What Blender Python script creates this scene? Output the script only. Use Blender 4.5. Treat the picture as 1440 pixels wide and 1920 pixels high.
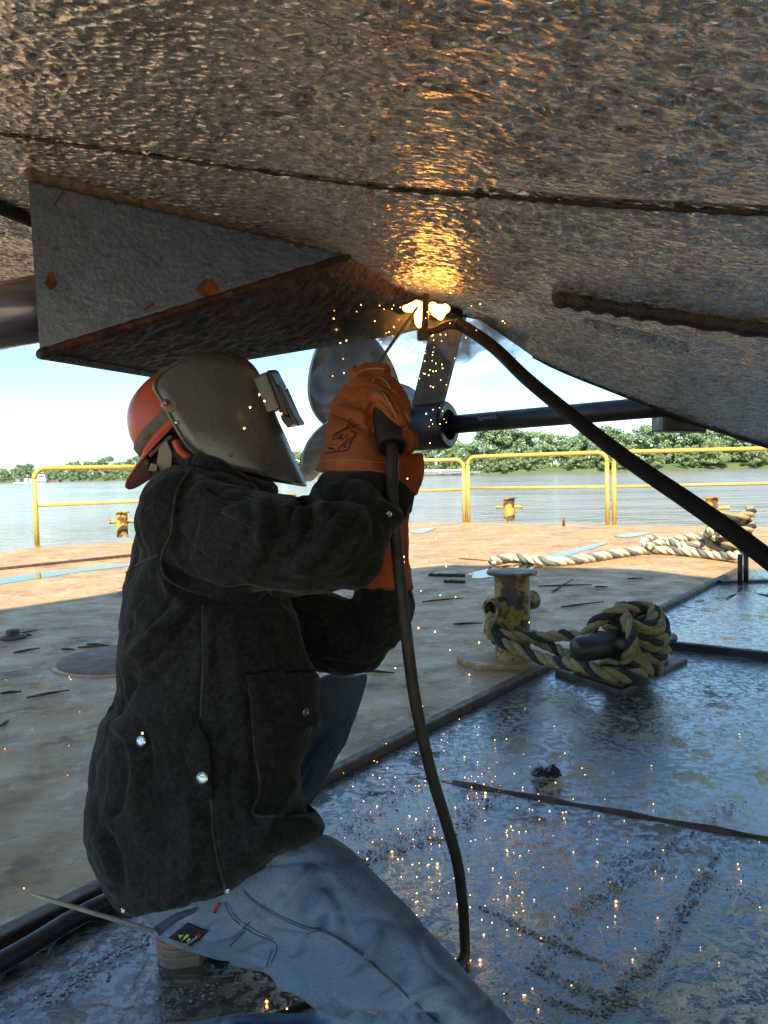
import bpy, bmesh, math, random
import numpy as np
from mathutils import Vector, Matrix, Euler, noise
from mathutils.bvhtree import BVHTree
R = math.radians
random.seed(7); rng = np.random.default_rng(7)
for o in list(bpy.data.objects): bpy.data.objects.remove(o)
S = bpy.context.scene
COL = S.collection

# ------------------------------------------------------------------ camera, sky, sun, exposure
F = 1420.0; CX, CY = 720.0, 960.0; HC = 0.9
cam = bpy.data.cameras.new('camera'); camo = bpy.data.objects.new('camera', cam); COL.objects.link(camo)
cam.sensor_fit = 'VERTICAL'; cam.sensor_height = 24.0; cam.lens = F / 1920.0 * 24.0
cam.clip_start = 0.02; cam.clip_end = 6000
RM = Euler((R(90 - 3.02), 0, 0)).to_matrix() @ Matrix.Rotation(R(-1.35), 3, 'Z')
camo.matrix_world = Matrix.Translation((0, 0, HC)) @ RM.to_4x4()
S.camera = camo
SUN_EL, SUN_AZ = 45.0, 186.0          # azimuth clockwise from +Y
w = bpy.data.worlds.new('World'); S.world = w; w.use_nodes = True
nt = w.node_tree; N = nt.nodes; L = nt.links
for n in list(N): N.remove(n)
sky = N.new('ShaderNodeTexSky'); sky.sky_type = 'NISHITA'; sky.sun_disc = False
sky.sun_elevation = R(SUN_EL); sky.sun_rotation = R(SUN_AZ); sky.air_density = 1.0; sky.dust_density = 0.15; sky.ozone_density = 1.0
tc = N.new('ShaderNodeTexCoord'); mp = N.new('ShaderNodeMapping'); mp.inputs['Scale'].default_value = (1.0, 1.0, 3.4)
nz = N.new('ShaderNodeTexNoise'); nz.inputs['Scale'].default_value = 4.2; nz.inputs['Detail'].default_value = 7; nz.inputs['Roughness'].default_value = 0.55
rp = N.new('ShaderNodeValToRGB'); rp.color_ramp.elements[0].position = 0.53; rp.color_ramp.elements[1].position = 0.70
mx = N.new('ShaderNodeMix'); mx.data_type = 'RGBA'; mx.inputs['B'].default_value = (5.0, 5.2, 5.4, 1)
bg = N.new('ShaderNodeBackground'); bg.inputs['Strength'].default_value = 0.069
wo = N.new('ShaderNodeOutputWorld')
L.new(tc.outputs['Generated'], mp.inputs['Vector']); L.new(mp.outputs['Vector'], nz.inputs['Vector']); L.new(nz.outputs['Fac'], rp.inputs['Fac'])
tn = N.new('ShaderNodeMix'); tn.data_type = 'RGBA'; tn.blend_type = 'MULTIPLY'; tn.inputs['Factor'].default_value = 1.0; tn.inputs['B'].default_value = (0.66, 0.90, 1.0, 1)
L.new(rp.outputs['Color'], mx.inputs['Factor']); L.new(sky.outputs['Color'], tn.inputs['A']); L.new(tn.outputs['Result'], mx.inputs['A']); L.new(mx.outputs['Result'], bg.inputs['Color']); L.new(bg.outputs[0], wo.inputs[0])
sl = bpy.data.lights.new('sun', 'SUN'); sl.energy = 2.85; sl.angle = R(0.5); sl.color = (1.0, 0.93, 0.82)
so = bpy.data.objects.new('sun', sl); COL.objects.link(so)
_az = R(SUN_AZ); _el = R(SUN_EL)
SDIR = Vector((math.sin(_az) * math.cos(_el), math.cos(_az) * math.cos(_el), math.sin(_el)))   # towards the sun
so.rotation_euler = SDIR.to_track_quat('Z', 'Y').to_euler()
S.view_settings.view_transform = 'Standard'; S.view_settings.look = 'None'; S.view_settings.gamma = 1
S.view_settings.exposure = 1.92
S.render.engine = 'CYCLES'
S.cycles.use_denoising = True
S.cycles.max_bounces = 8; S.cycles.diffuse_bounces = 5; S.cycles.glossy_bounces = 4; S.cycles.volume_bounces = 0
S.cycles.sample_clamp_indirect = 4.0; S.cycles.sample_clamp_direct = 0
S.cycles.caustics_reflective = False; S.cycles.caustics_refractive = False

# ------------------------------------------------------------------ helpers
CAM = Vector((0, 0, HC))
def ray(px, py): return RM @ Vector(((px - CX) / F, -(py - CY) / F, -1.0))
def P(px, py, d): return CAM + ray(px, py) * d                       # point at depth d
def D(px, py, z=0.0):                                                # point on the level plane z
    r = ray(px, py); return CAM + r * ((z - HC) / r.z)
RMi = np.array(RM.inverted())
def PIX(co):                                                         # (n,3) -> (n,2) image position, depth
    q = (np.asarray(co) - np.array(CAM)) @ RMi.T
    d = -q[:, 2]
    return np.stack([CX + F * q[:, 0] / d, CY - F * q[:, 1] / d], 1), d

def mk(name, verts, faces, mat=None, parent=None, smooth=True):
    me = bpy.data.meshes.new(name)
    me.from_pydata([tuple(v) for v in verts], [], [tuple(f) for f in faces])
    me.update()
    if smooth:
        me.polygons.foreach_set('use_smooth', [True] * len(me.polygons))
    o = bpy.data.objects.new(name, me); COL.objects.link(o)
    if mat: me.materials.append(mat)
    par(o, parent)
    return o
def par(o, parent):
    if parent is not None:
        o.parent = parent
        o.matrix_parent_inverse = Matrix.Translation(-Vector(parent.location))
    return o
def mkbm(name, bm, mat=None, parent=None, smooth=False):
    me = bpy.data.meshes.new(name); bm.to_mesh(me); bm.free()
    if smooth: me.polygons.foreach_set('use_smooth', [True] * len(me.polygons))
    o = bpy.data.objects.new(name, me); COL.objects.link(o)
    if mat: me.materials.append(mat)
    par(o, parent); return o
def thing(name, loc, label, cat, group=None):
    o = bpy.data.objects.new(name, None); COL.objects.link(o); o.location = loc
    o.empty_display_size = 0.05
    return tag(o, label, cat, group)
def tag(o, label=None, cat=None, group=None, kind=None):
    if label: o['label'] = label
    if cat: o['category'] = cat
    if group: o['group'] = group
    if kind: o['kind'] = kind
    return o
def join_vf(parts):
    V, Fc = [], []
    for v, f in parts:
        k = len(V); V += [tuple(x) for x in v]; Fc += [tuple(i + k for i in q) for q in f]
    return V, Fc
def loft_rings(rings, cap=True):
    n = len(rings[0]); V = [v for r in rings for v in r]; Fc = []
    for i in range(len(rings) - 1):
        for j in range(n):
            a = i * n + j; b = i * n + (j + 1) % n
            Fc.append((a, b, b + n, a + n))
    if cap:
        for base, rg in ((0, rings[0]), ((len(rings) - 1) * n, rings[-1])):
            c = sum((Vector(v) for v in rg), Vector()) / n
            V.append(c); ci = len(V) - 1
            for j in range(n):
                q = (base + j, base + (j + 1) % n, ci)
                Fc.append(q if base else (q[1], q[0], q[2]))
    return V, Fc
def catmull(pts, per=8, closed=False):
    pts = [Vector(p) for p in pts]; n = len(pts); out = []
    rg = range(n if closed else n - 1)
    for i in rg:
        p0 = pts[(i - 1) % n] if closed or i > 0 else pts[0] * 2 - pts[1]
        p1 = pts[i]; p2 = pts[(i + 1) % n]
        p3 = pts[(i + 2) % n] if closed or i + 2 < n else pts[-1] * 2 - pts[-2]
        for k in range(per):
            t = k / per
            out.append(0.5 * ((2 * p1) + (p2 - p0) * t + (2 * p0 - 5 * p1 + 4 * p2 - p3) * t * t + (3 * p1 - p0 - 3 * p2 + p3) * t ** 3))
    if not closed: out.append(pts[-1].copy())
    return out
def frames(path):
    T = []
    for i in range(len(path)):
        a = path[max(i - 1, 0)]; b = path[min(i + 1, len(path) - 1)]
        t = (b - a); T.append(t.normalized() if t.length > 1e-9 else Vector((0, 0, 1)))
    up = Vector((0, 0, 1)) if abs(T[0].z) < 0.9 else Vector((1, 0, 0))
    n = (up - T[0] * up.dot(T[0])).normalized(); NN = [n]
    for i in range(1, len(path)):
        n = NN[-1] - T[i] * NN[-1].dot(T[i]); NN.append(n.normalized())
    return T, NN
def tube_vf(path, r, seg=10, cap=True):
    path = [Vector(p) for p in path]
    T, NN = frames(path); rings = []
    for i, p in enumerate(path):
        rr = r[i] if isinstance(r, (list, tuple)) else r
        b = T[i].cross(NN[i])
        rings.append([p + (NN[i] * math.cos(a) + b * math.sin(a)) * rr for a in (2 * math.pi * k / seg for k in range(seg))])
    return loft_rings(rings, cap)
def tube(name, path, r, mat, parent=None, seg=10):
    v, f = tube_vf(path, r, seg); return mk(name, v, f, mat, parent)
def lathe_vf(prof, base, axis, seg=24):
    axis = Vector(axis).normalized(); up = Vector((0, 0, 1)) if abs(axis.z) < 0.9 else Vector((1, 0, 0))
    a = axis.cross(up).normalized(); b = axis.cross(a)
    rings = [[Vector(base) + axis * h + (a * math.cos(t) + b * math.sin(t)) * r for t in (2 * math.pi * k / seg for k in range(seg))] for r, h in prof]
    return loft_rings(rings, True)
def lathe(name, prof, base, axis, mat, parent=None, seg=24, smooth=True):
    v, f = lathe_vf(prof, base, axis, seg); o = mk(name, v, f, mat, parent, smooth)
    sharp(o); return o
def sharp(o, ang=40):
    me = o.data; bm = bmesh.new(); bm.from_mesh(me)
    bmesh.ops.recalc_face_normals(bm, faces=bm.faces[:])
    for e in bm.edges:
        if len(e.link_faces) == 2 and e.calc_face_angle(0) > R(ang): e.smooth = False
    bm.to_mesh(me); bm.free(); return o
def prism_vf(poly, z0, z1):
    n = len(poly); V = [(p[0], p[1], z0 if not callable(z0) else z0(p)) for p in poly] + [(p[0], p[1], z1 if not callable(z1) else z1(p)) for p in poly]
    return V, [tuple(range(n - 1, -1, -1)), tuple(range(n, 2 * n))] + [(i, (i + 1) % n, (i + 1) % n + n, i + n) for i in range(n)]
def bevel(o, wd, seg=2, ang=30):
    bm = bmesh.new(); bm.from_mesh(o.data)
    bmesh.ops.recalc_face_normals(bm, faces=bm.faces[:])
    es = [e for e in bm.edges if len(e.link_faces) == 2 and e.calc_face_angle(0) > R(ang)]
    bmesh.ops.bevel(bm, geom=es, offset=wd, segments=seg, profile=0.5, affect='EDGES', clamp_overlap=True)
    bm.to_mesh(o.data); bm.free(); return o
def box_vf(c, ax, ay, az):
    c = Vector(c); ax, ay, az = Vector(ax), Vector(ay), Vector(az)
    V = [c + ax * i + ay * j + az * k for k in (-1, 1) for j in (-1, 1) for i in (-1, 1)]
    return V, [(0, 2, 3, 1), (4, 5, 7, 6), (0, 1, 5, 4), (2, 6, 7, 3), (0, 4, 6, 2), (1, 3, 7, 5)]
def remesh(vf, vox, smooth=4, name='tmp'):
    """closed pieces -> one continuous surface (numpy verts, faces)"""
    me = bpy.data.meshes.new(name); me.from_pydata([tuple(v) for v in vf[0]], [], vf[1]); me.update()
    bm = bmesh.new(); bm.from_mesh(me); bmesh.ops.recalc_face_normals(bm, faces=bm.faces[:]); bm.to_mesh(me); bm.free()
    o = bpy.data.objects.new(name, me); COL.objects.link(o)
    m = o.modifiers.new('r', 'REMESH'); m.mode = 'VOXEL'; m.voxel_size = vox
    if smooth:
        s = o.modifiers.new('s', 'SMOOTH'); s.iterations = smooth; s.factor = 0.5
    dg = bpy.context.evaluated_depsgraph_get(); ev = o.evaluated_get(dg); m2 = ev.to_mesh()
    nv = len(m2.vertices); co = np.empty(nv * 3); m2.vertices.foreach_get('co', co); co = co.reshape(-1, 3)
    nr = np.empty(nv * 3); m2.vertices.foreach_get('normal', nr); nr = nr.reshape(-1, 3)
    fc = [tuple(p.vertices) for p in m2.polygons]
    ev.to_mesh_clear(); bpy.data.objects.remove(o); bpy.data.meshes.remove(me)
    return co, nr, fc
def nfield(co, scale, seed=0, octs=2):
    out = np.empty(len(co)); off = Vector((seed * 13.7, seed * 7.1, seed * 3.3))
    for i, c in enumerate(co):
        out[i] = noise.fractal(Vector((c[0] * scale, c[1] * scale, c[2] * scale)) + off, 1.0, 2.0, octs)
    return out
def seg_dist(pix, poly):
    best = np.full(len(pix), 1e9); side = np.zeros(len(pix)); tt = np.zeros(len(pix))
    ln = 0
    for i in range(len(poly) - 1):
        a = np.array(poly[i], float); b = np.array(poly[i + 1], float); ab = b - a; l2 = ab @ ab
        t = np.clip(((pix - a) @ ab) / l2, 0, 1); q = a + t[:, None] * ab; dv = pix - q
        d = np.hypot(dv[:, 0], dv[:, 1]); s = (ab[0] * dv[:, 1] - ab[1] * dv[:, 0]) / math.sqrt(l2)
        m = d < best; best[m] = d[m]; side[m] = s[m]; tt[m] = ln + t[m] * math.sqrt(l2)
        ln += math.sqrt(l2)
    return best, side, tt / max(ln, 1e-6)
def spl2(poly, per=6): return [(p.x, p.y) for p in catmull([(a, b, 0) for a, b in poly], per)]
def fold(co, nr, poly, width, amp, taper=True):
    """raise (amp>0) or crease (amp<0) the cloth along a line"""
    pix, d = PIX(co); facing = ((np.array(CAM) - co) * nr).sum(1) > 0
    dist, sd, t = seg_dist(pix, spl2(poly))
    g = np.exp(-(dist / width) ** 2) * facing
    if taper: g = g * np.clip(np.minimum(t, 1 - t) * 5, 0, 1)
    return co + nr * (g * amp)[:, None]
def bvh_of(o):
    me = o.data; M = o.matrix_world
    return BVHTree.FromPolygons([v.co.copy() for v in me.vertices], [tuple(p.vertices) for p in me.polygons])
def hit(bvh, px, py, off=0.0, fb=None):
    loc, nrm, i, dist = bvh.ray_cast(CAM, ray(px, py).normalized())
    if loc is None:
        loc, nrm, i, dist = bvh.find_nearest(P(px, py, fb or 1.3))
    if nrm.dot(CAM - loc) < 0: nrm = -nrm
    return loc + nrm * off, nrm
def ell(px_c, d, rx, ry, rz, rot=None, seg=20, ring=12):
    """closed ellipsoid; radii in metres along rot's axes"""
    c = P(*px_c, d) if len(px_c) == 2 else Vector(px_c)
    M = rot if rot else Matrix.Identity(3); V = []; Fc = []
    for i in range(1, ring):
        th = math.pi * i / ring
        for j in range(seg):
            ph = 2 * math.pi * j / seg
            V.append(c + M @ Vector((rx * math.sin(th) * math.cos(ph), ry * math.sin(th) * math.sin(ph), rz * math.cos(th))))
    for i in range(ring - 2):
        for j in range(seg):
            a = i * seg + j; b = i * seg + (j + 1) % seg; Fc.append((a, a + seg, b + seg, b))
    V.append(c + M @ Vector((0, 0, rz))); V.append(c + M @ Vector((0, 0, -rz)))
    for j in range(seg):
        Fc.append((len(V) - 2, j, (j + 1) % seg)); k = (ring - 2) * seg
        Fc.append((len(V) - 1, k + (j + 1) % seg, k + j))
    return V, Fc
def ploft(secs, seg=24, pw=1.0, per=4):
    """loft from silhouette pairs: (lx,ly, rx,ry, depth, half_thickness[, depth_right])"""
    S2 = np.array([list(s) + ([s[4]] if len(s) == 6 else []) for s in secs], float)
    dn = []
    for i in range(len(S2) - 1):
        p0 = S2[max(i - 1, 0)]; p1 = S2[i]; p2 = S2[i + 1]; p3 = S2[min(i + 2, len(S2) - 1)]
        for k in range(per):
            t = k / per
            dn.append(0.5 * (2 * p1 + (p2 - p0) * t + (2 * p0 - 5 * p1 + 4 * p2 - p3) * t * t + (3 * p1 - p0 - 3 * p2 + p3) * t ** 3))
    dn.append(S2[-1]); rings = []
    for lx, ly, rx, ry, d, h, d2 in dn:
        A = P(lx, ly, d); B = P(rx, ry, d2); c = (A + B) / 2; ax = (B - A) / 2
        vd = (c - CAM).normalized(); bz = vd * h
        rg = []
        for k in range(seg):
            a = 2 * math.pi * k / seg; ca, sa = math.cos(a), math.sin(a)
            rg.append(c + ax * math.copysign(abs(ca) ** pw, ca) + bz * math.copysign(abs(sa) ** pw, sa))
        rings.append(rg)
    return loft_rings(rings)
def surf_tube(name, bvh, poly, r, mat, parent, off=0.0, per=5, seg=6, fb=None):
    pts = [hit(bvh, x, y, off, fb)[0] for x, y in spl2(poly, per)]
    return tube(name, pts, r, mat, parent, seg)
def surf_patch(name, bvh, poly, mat, parent, off=0.002, cuts=3, thick=0.0, fb=None, smooth=True, puff=None):
    bm = bmesh.new(); vs = [bm.verts.new((x, y, 0)) for x, y in poly]; bm.faces.new(vs)
    bmesh.ops.triangulate(bm, faces=bm.faces[:])
    for _ in range(cuts):
        bmesh.ops.subdivide_edges(bm, edges=bm.edges[:], cuts=1, use_grid_fill=True); bmesh.ops.triangulate(bm, faces=bm.faces[:])
    res = [hit(bvh, v.co.x, v.co.y, 0, fb) for v in bm.verts]
    for v, (p, n) in zip(bm.verts, res):
        v.co = p + n * (off + (puff(v.co.x, v.co.y) if puff else 0))
    nm = [n for p, n in res]
    bm.verts.ensure_lookup_table()
    if thick:
        top = bm.faces[:]; bnd = [e for e in bm.edges if e.is_boundary]
        low = {v: bm.verts.new(v.co - nm[i] * thick) for i, v in enumerate(list(bm.verts))}
        for e in bnd: bm.faces.new((e.verts[0], e.verts[1], low[e.verts[1]], low[e.verts[0]]))
        for f in top: bm.faces.new([low[v] for v in reversed(f.verts[:])])
    bmesh.ops.recalc_face_normals(bm, faces=bm.faces[:])
    return mkbm(name, bm, mat, parent, smooth)
def surf_stroke(bvh, poly, wpx, off=0.0012, fb=None):
    pts = [Vector((a, b, 0)) for a, b in poly]; V = []; Fc = []
    q = []
    for i in range(len(pts) - 1):
        n = max(1, int((pts[i + 1] - pts[i]).length / 4))
        q += [pts[i].lerp(pts[i + 1], k / n) for k in range(n)]
    q.append(pts[-1])
    for i, p in enumerate(q):
        t = (q[min(i + 1, len(q) - 1)] - q[max(i - 1, 0)]).normalized(); nn = Vector((-t.y, t.x, 0)) * wpx / 2
        for s in (-1, 1): V.append(hit(bvh, p.x + nn.x * s, p.y + nn.y * s, off, fb)[0])
    for i in range(len(q) - 1): Fc.append((2 * i, 2 * i + 1, 2 * i + 3, 2 * i + 2))
    return V, Fc
def text_mesh(s):
    cu = bpy.data.curves.new('t', 'FONT'); cu.body = s; cu.size = 1; cu.resolution_u = 2
    o = bpy.data.objects.new('t', cu); COL.objects.link(o)
    dg = bpy.context.evaluated_depsgraph_get(); ev = o.evaluated_get(dg); me = ev.to_mesh()
    V = [v.co.copy() for v in me.vertices]; Fc = [tuple(p.vertices) for p in me.polygons]
    ev.to_mesh_clear(); bpy.data.objects.remove(o); bpy.data.curves.remove(cu)
    return V, Fc
def surf_text(name, bvh, s, org, ux, uy, mat, parent, off=0.0015, fb=None):
    """text laid on a surface; org, ux (one em along), uy (one em up) in image px"""
    V, Fc = text_mesh(s)
    return mk(name, [hit(bvh, org[0] + v.x * ux[0] + v.y * uy[0], org[1] + v.x * ux[1] + v.y * uy[1], off, fb)[0] for v in V], Fc, mat, parent, False)

# ------------------------------------------------------------------ materials
def pmat(name, cols, scale=8.0, rough=(0.5, 0.7), metal=0.0, bump=None, detail=6, ramp=(0.35, 0.65), spec=0.5, sheen=0, coat=0,
         rscale=None, stretch=(1, 1, 1), emit=None, spots=None, nrough=0.6):
    m = bpy.data.materials.new(name); m.use_nodes = True; t = m.node_tree; n = t.nodes; l = t.links
    b = n['Principled BSDF']
    b.inputs['Metallic'].default_value = metal; b.inputs['Specular IOR Level'].default_value = spec
    if sheen: b.inputs['Sheen Weight'].default_value = sheen; b.inputs['Sheen Roughness'].default_value = 0.4
    if coat: b.inputs['Coat Weight'].default_value = coat; b.inputs['Coat Roughness'].default_value = 0.12
    tc = n.new('ShaderNodeTexCoord'); mp = n.new('ShaderNodeMapping'); mp.inputs['Scale'].default_value = stretch
    l.new(tc.outputs['Object'], mp.inputs['Vector'])
    nz = n.new('ShaderNodeTexNoise'); nz.inputs['Scale'].default_value = scale; nz.inputs['Detail'].default_value = detail; nz.inputs['Roughness'].default_value = nrough
    l.new(mp.outputs['Vector'], nz.inputs['Vector'])
    rp = n.new('ShaderNodeValToRGB'); e = rp.color_ramp.elements
    k = len(cols); e[0].position = ramp[0]; e[1].position = ramp[1]
    while len(e) < k: e.new(0.5)
    for i in range(k):
        e[i].position = ramp[0] + (ramp[1] - ramp[0]) * i / max(k - 1, 1)
        e[i].color = (*cols[i], 1)
    l.new(nz.outputs['Fac'], rp.inputs['Fac']); colout = rp.outputs['Color']
    if spots:   # (colour, scale, lo, hi)
        for sc, ss, lo, hi in spots:
            n2 = n.new('ShaderNodeTexNoise'); n2.inputs['Scale'].default_value = ss; n2.inputs['Detail'].default_value = 5; n2.inputs['Roughness'].default_value = 0.65
            l.new(mp.outputs['Vector'], n2.inputs['Vector'])
            mr = n.new('ShaderNodeMapRange'); mr.inputs['From Min'].default_value = lo; mr.inputs['From Max'].default_value = hi
            l.new(n2.outputs['Fac'], mr.inputs['Value'])
            mm = n.new('ShaderNodeMix'); mm.data_type = 'RGBA'; mm.inputs['B'].default_value = (*sc, 1)
            l.new(mr.outputs['Result'], mm.inputs['Factor']); l.new(colout, mm.inputs['A']); colout = mm.outputs['Result']
    l.new(colout, b.inputs['Base Color'])
    n3 = n.new('ShaderNodeTexNoise'); n3.inputs['Scale'].default_value = rscale or scale * 1.7; n3.inputs['Detail'].default_value = 5
    l.new(mp.outputs['Vector'], n3.inputs['Vector'])
    m2 = n.new('ShaderNodeMapRange'); m2.inputs['From Min'].default_value = 0.35; m2.inputs['From Max'].default_value = 0.65
    m2.inputs['To Min'].default_value = rough[0]; m2.inputs['To Max'].default_value = rough[1]
    l.new(n3.outputs['Fac'], m2.inputs['Value']); l.new(m2.outputs['Result'], b.inputs['Roughness'])
    if bump:    # list of (scale, strength, distance)
        prev = None
        for bs, st, ds in bump:
            n4 = n.new('ShaderNodeTexNoise'); n4.inputs['Scale'].default_value = bs; n4.inputs['Detail'].default_value = 4; n4.inputs['Roughness'].default_value = 0.6
            l.new(mp.outputs['Vector'], n4.inputs['Vector'])
            bp = n.new('ShaderNodeBump'); bp.inputs['Strength'].default_value = st; bp.inputs['Distance'].default_value = ds
            l.new(n4.outputs['Fac'], bp.inputs['Height'])
            if prev: l.new(prev, bp.inputs['Normal'])
            prev = bp.outputs['Normal']
        l.new(prev, b.inputs['Normal'])
    if emit:
        b.inputs['Emission Color'].default_value = (*emit[0], 1); b.inputs['Emission Strength'].default_value = emit[1]
    return m
M = {}
M['hull'] = pmat('hull_coating', [(0.54, 0.50, 0.445), (0.78, 0.735, 0.665), (0.94, 0.895, 0.82)], 40, (0.22, 0.34), metal=0.72, bump=[(320, 0.4, 0.001)], spec=0.9,
                 spots=[((0.34, 0.25, 0.15), 4, 0.56, 0.74)])
def pits(m, sc, ds, st=1.0, warp=0.35):
    t = m.node_tree; n = t.nodes; l = t.links; b = n['Principled BSDF']; prev = b.inputs['Normal'].links[0].from_socket
    tc = n.new('ShaderNodeTexCoord'); mp = n.new('ShaderNodeMapping'); mp.inputs['Scale'].default_value = sc; l.new(tc.outputs['Object'], mp.inputs['Vector'])
    nz = n.new('ShaderNodeTexNoise'); nz.inputs['Scale'].default_value = 0.8; nz.inputs['Detail'].default_value = 3; l.new(mp.outputs['Vector'], nz.inputs['Vector'])
    va = n.new('ShaderNodeVectorMath'); va.operation = 'MULTIPLY_ADD'; va.inputs[1].default_value = (warp * 3,) * 3; l.new(nz.outputs['Color'], va.inputs[0]); l.new(mp.outputs['Vector'], va.inputs[2])
    v = n.new('ShaderNodeTexVoronoi'); v.feature = 'SMOOTH_F1'; v.inputs['Scale'].default_value = 1.0; v.inputs['Smoothness'].default_value = 0.35; l.new(va.outputs[0], v.inputs['Vector'])
    bp = n.new('ShaderNodeBump'); bp.inputs['Strength'].default_value = st; bp.inputs['Distance'].default_value = ds; l.new(v.outputs['Distance'], bp.inputs['Height']); l.new(prev, bp.inputs['Normal'])
    l.new(bp.outputs['Normal'], b.inputs['Normal'])
pits(M['hull'], (62, 108, 40), 0.0085)
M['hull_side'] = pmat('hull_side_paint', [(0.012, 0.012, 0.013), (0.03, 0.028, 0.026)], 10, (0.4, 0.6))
M['bluepaint'] = pmat('blue_grey_paint', [(0.032, 0.062, 0.125), (0.075, 0.125, 0.22)], 30, (0.16, 0.3), coat=0.8, bump=[(130, 0.45, 0.003), (330, 0.4, 0.0012)], spec=0.7, spots=[((0.02, 0.02, 0.022), 40, 0.62, 0.7)])
M['skeg_under'] = pmat('skeg_bottom_coating', [(0.008, 0.006, 0.005), (0.026, 0.018, 0.013), (0.055, 0.036, 0.024)], 30, (0.35, 0.6), bump=[(90, 1.0, 0.006), (260, 0.8, 0.002)])
M['rust'] = pmat('rust', [(0.05, 0.02, 0.008), (0.16, 0.055, 0.018), (0.26, 0.10, 0.03)], 40, (0.7, 0.95), bump=[(120, 0.8, 0.004)])
M['rustdark'] = pmat('dark_edge_rust', [(0.012, 0.008, 0.006), (0.045, 0.018, 0.008), (0.15, 0.05, 0.015)], 30, (0.5, 0.8), bump=[(120, 0.9, 0.005)])
M['manhole'] = pmat('rusty_cover', [(0.16, 0.085, 0.06), (0.24, 0.135, 0.10)], 14, (0.6, 0.85), bump=[(90, 0.4, 0.003)])
M['tanweld'] = pmat('tan_weld', [(0.09, 0.065, 0.045), (0.22, 0.16, 0.11)], 60, (0.4, 0.6), bump=[(150, 0.8, 0.003)])
M['darksteel'] = pmat('dark_painted_steel', [(0.006, 0.007, 0.010), (0.014, 0.015, 0.018)], 12, (0.3, 0.5), bump=[(80, 0.2, 0.001)], spots=[((0.05, 0.035, 0.02), 9, 0.64, 0.74)])
M['shaft'] = pmat('polished_shaft', [(0.06, 0.065, 0.13), (0.13, 0.11, 0.14), (0.20, 0.14, 0.10)], 5, (0.18, 0.3), metal=0.3, spec=0.9, coat=0.5, stretch=(0.4, 3, 3), bump=[(30, 0.15, 0.002)])
M['prop'] = pmat('propeller_bronze', [(0.20, 0.21, 0.23), (0.34, 0.33, 0.31), (0.46, 0.41, 0.33)], 6, (0.3, 0.45), metal=0.35, stretch=(1.2, 1.2, 7), bump=[(40, 0.2, 0.002)])
M['deck_dry'] = pmat('rusty_deck', [(0.30, 0.158, 0.06), (0.45, 0.245, 0.095), (0.56, 0.335, 0.145)], 2.2, (0.38, 0.68), detail=12, spec=0.5, bump=[(25, 0.35, 0.006), (140, 0.5, 0.002)], rscale=5,
                     spots=[((0.54, 0.46, 0.33), 16, 0.53, 0.70), ((0.14, 0.095, 0.06), 5, 0.57, 0.69), ((0.48, 0.26, 0.09), 1.3, 0.50, 0.66)])
M['deck_sun'] = M['deck_dry']
M['deck_wet'] = pmat('wet_black_deck', [(0.16, 0.16, 0.16), (0.21, 0.21, 0.21), (0.24, 0.22, 0.20)], 4, (0.05, 0.20), detail=10, bump=[(14, 0.2, 0.005), (70, 0.2, 0.003), (220, 0.35, 0.0015)], rscale=4, spec=0.6, coat=0.6, metal=0.75)
M['deck_wet'].node_tree.nodes['Principled BSDF'].inputs['IOR'].default_value = 1.9
def clumps(m, layers):
    t = m.node_tree; n = t.nodes; l = t.links; b = n['Principled BSDF']; prev = b.inputs['Normal'].links[0].from_socket
    tc = n.new('ShaderNodeTexCoord')
    for sc, lo, hi, ds, sx, rot in layers:
        mp = n.new('ShaderNodeMapping'); mp.inputs['Scale'].default_value = sx; mp.inputs['Rotation'].default_value = (0, 0, R(rot)); l.new(tc.outputs['Object'], mp.inputs['Vector'])
        z = n.new('ShaderNodeTexNoise'); z.inputs['Scale'].default_value = sc; z.inputs['Detail'].default_value = 9; z.inputs['Roughness'].default_value = 0.7; l.new(mp.outputs['Vector'], z.inputs['Vector'])
        r = n.new('ShaderNodeMapRange'); r.inputs['From Min'].default_value = lo; r.inputs['From Max'].default_value = hi; l.new(z.outputs['Fac'], r.inputs['Value'])
        bp = n.new('ShaderNodeBump'); bp.inputs['Strength'].default_value = 1.0; bp.inputs['Distance'].default_value = ds; l.new(r.outputs['Result'], bp.inputs['Height']); l.new(prev, bp.inputs['Normal']); prev = bp.outputs['Normal']
    l.new(prev, b.inputs['Normal']); 
    for q in n:
        pass
    l.new(prev, b.inputs['Coat Normal'])
clumps(M['deck_wet'], [(6, 0.58, 0.68, 0.012, (1, 1, 1), 0), (5, 0.63, 0.68, 0.012, (1, 5, 1), -26), (3.3, 0.64, 0.69, 0.012, (9, 1, 1), -44), (45, 0.5, 0.7, 0.0012, (1, 1, 1), 0), (16, 0.62, 0.66, 0.004, (1, 14, 1), -20), (14, 0.63, 0.67, 0.004, (12, 1, 1), -50)])
clumps(M['deck_dry'], [(30, 0.5, 0.75, 0.003, (1, 1, 1), 0), (4, 0.58, 0.7, 0.004, (1, 3, 1), -20)])
M['puddle'] = pmat('puddle_water', [(0.03, 0.03, 0.03), (0.05, 0.045, 0.04)], 3, (0.02, 0.06), spec=0.8, bump=[(20, 0.05, 0.002)])
M['curb'] = pmat('rusty_curb', [(0.05, 0.03, 0.02), (0.13, 0.075, 0.045)], 20, (0.4, 0.7), bump=[(60, 0.6, 0.004)])
M['crumb'] = pmat('wet_scale_crumbs', [(0.10, 0.10, 0.10), (0.42, 0.42, 0.42)], 90, (0.1, 0.25), bump=[(300, 0.6, 0.002)], spec=0.8)  # pale end of the colour stands in for sky reflected on wet crumbs
M['yellow'] = pmat('yellow_rail_paint', [(0.55, 0.34, 0.05), (0.68, 0.45, 0.09)], 9, (0.35, 0.55), spots=[((0.25, 0.13, 0.05), 14, 0.64, 0.70)])
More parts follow.
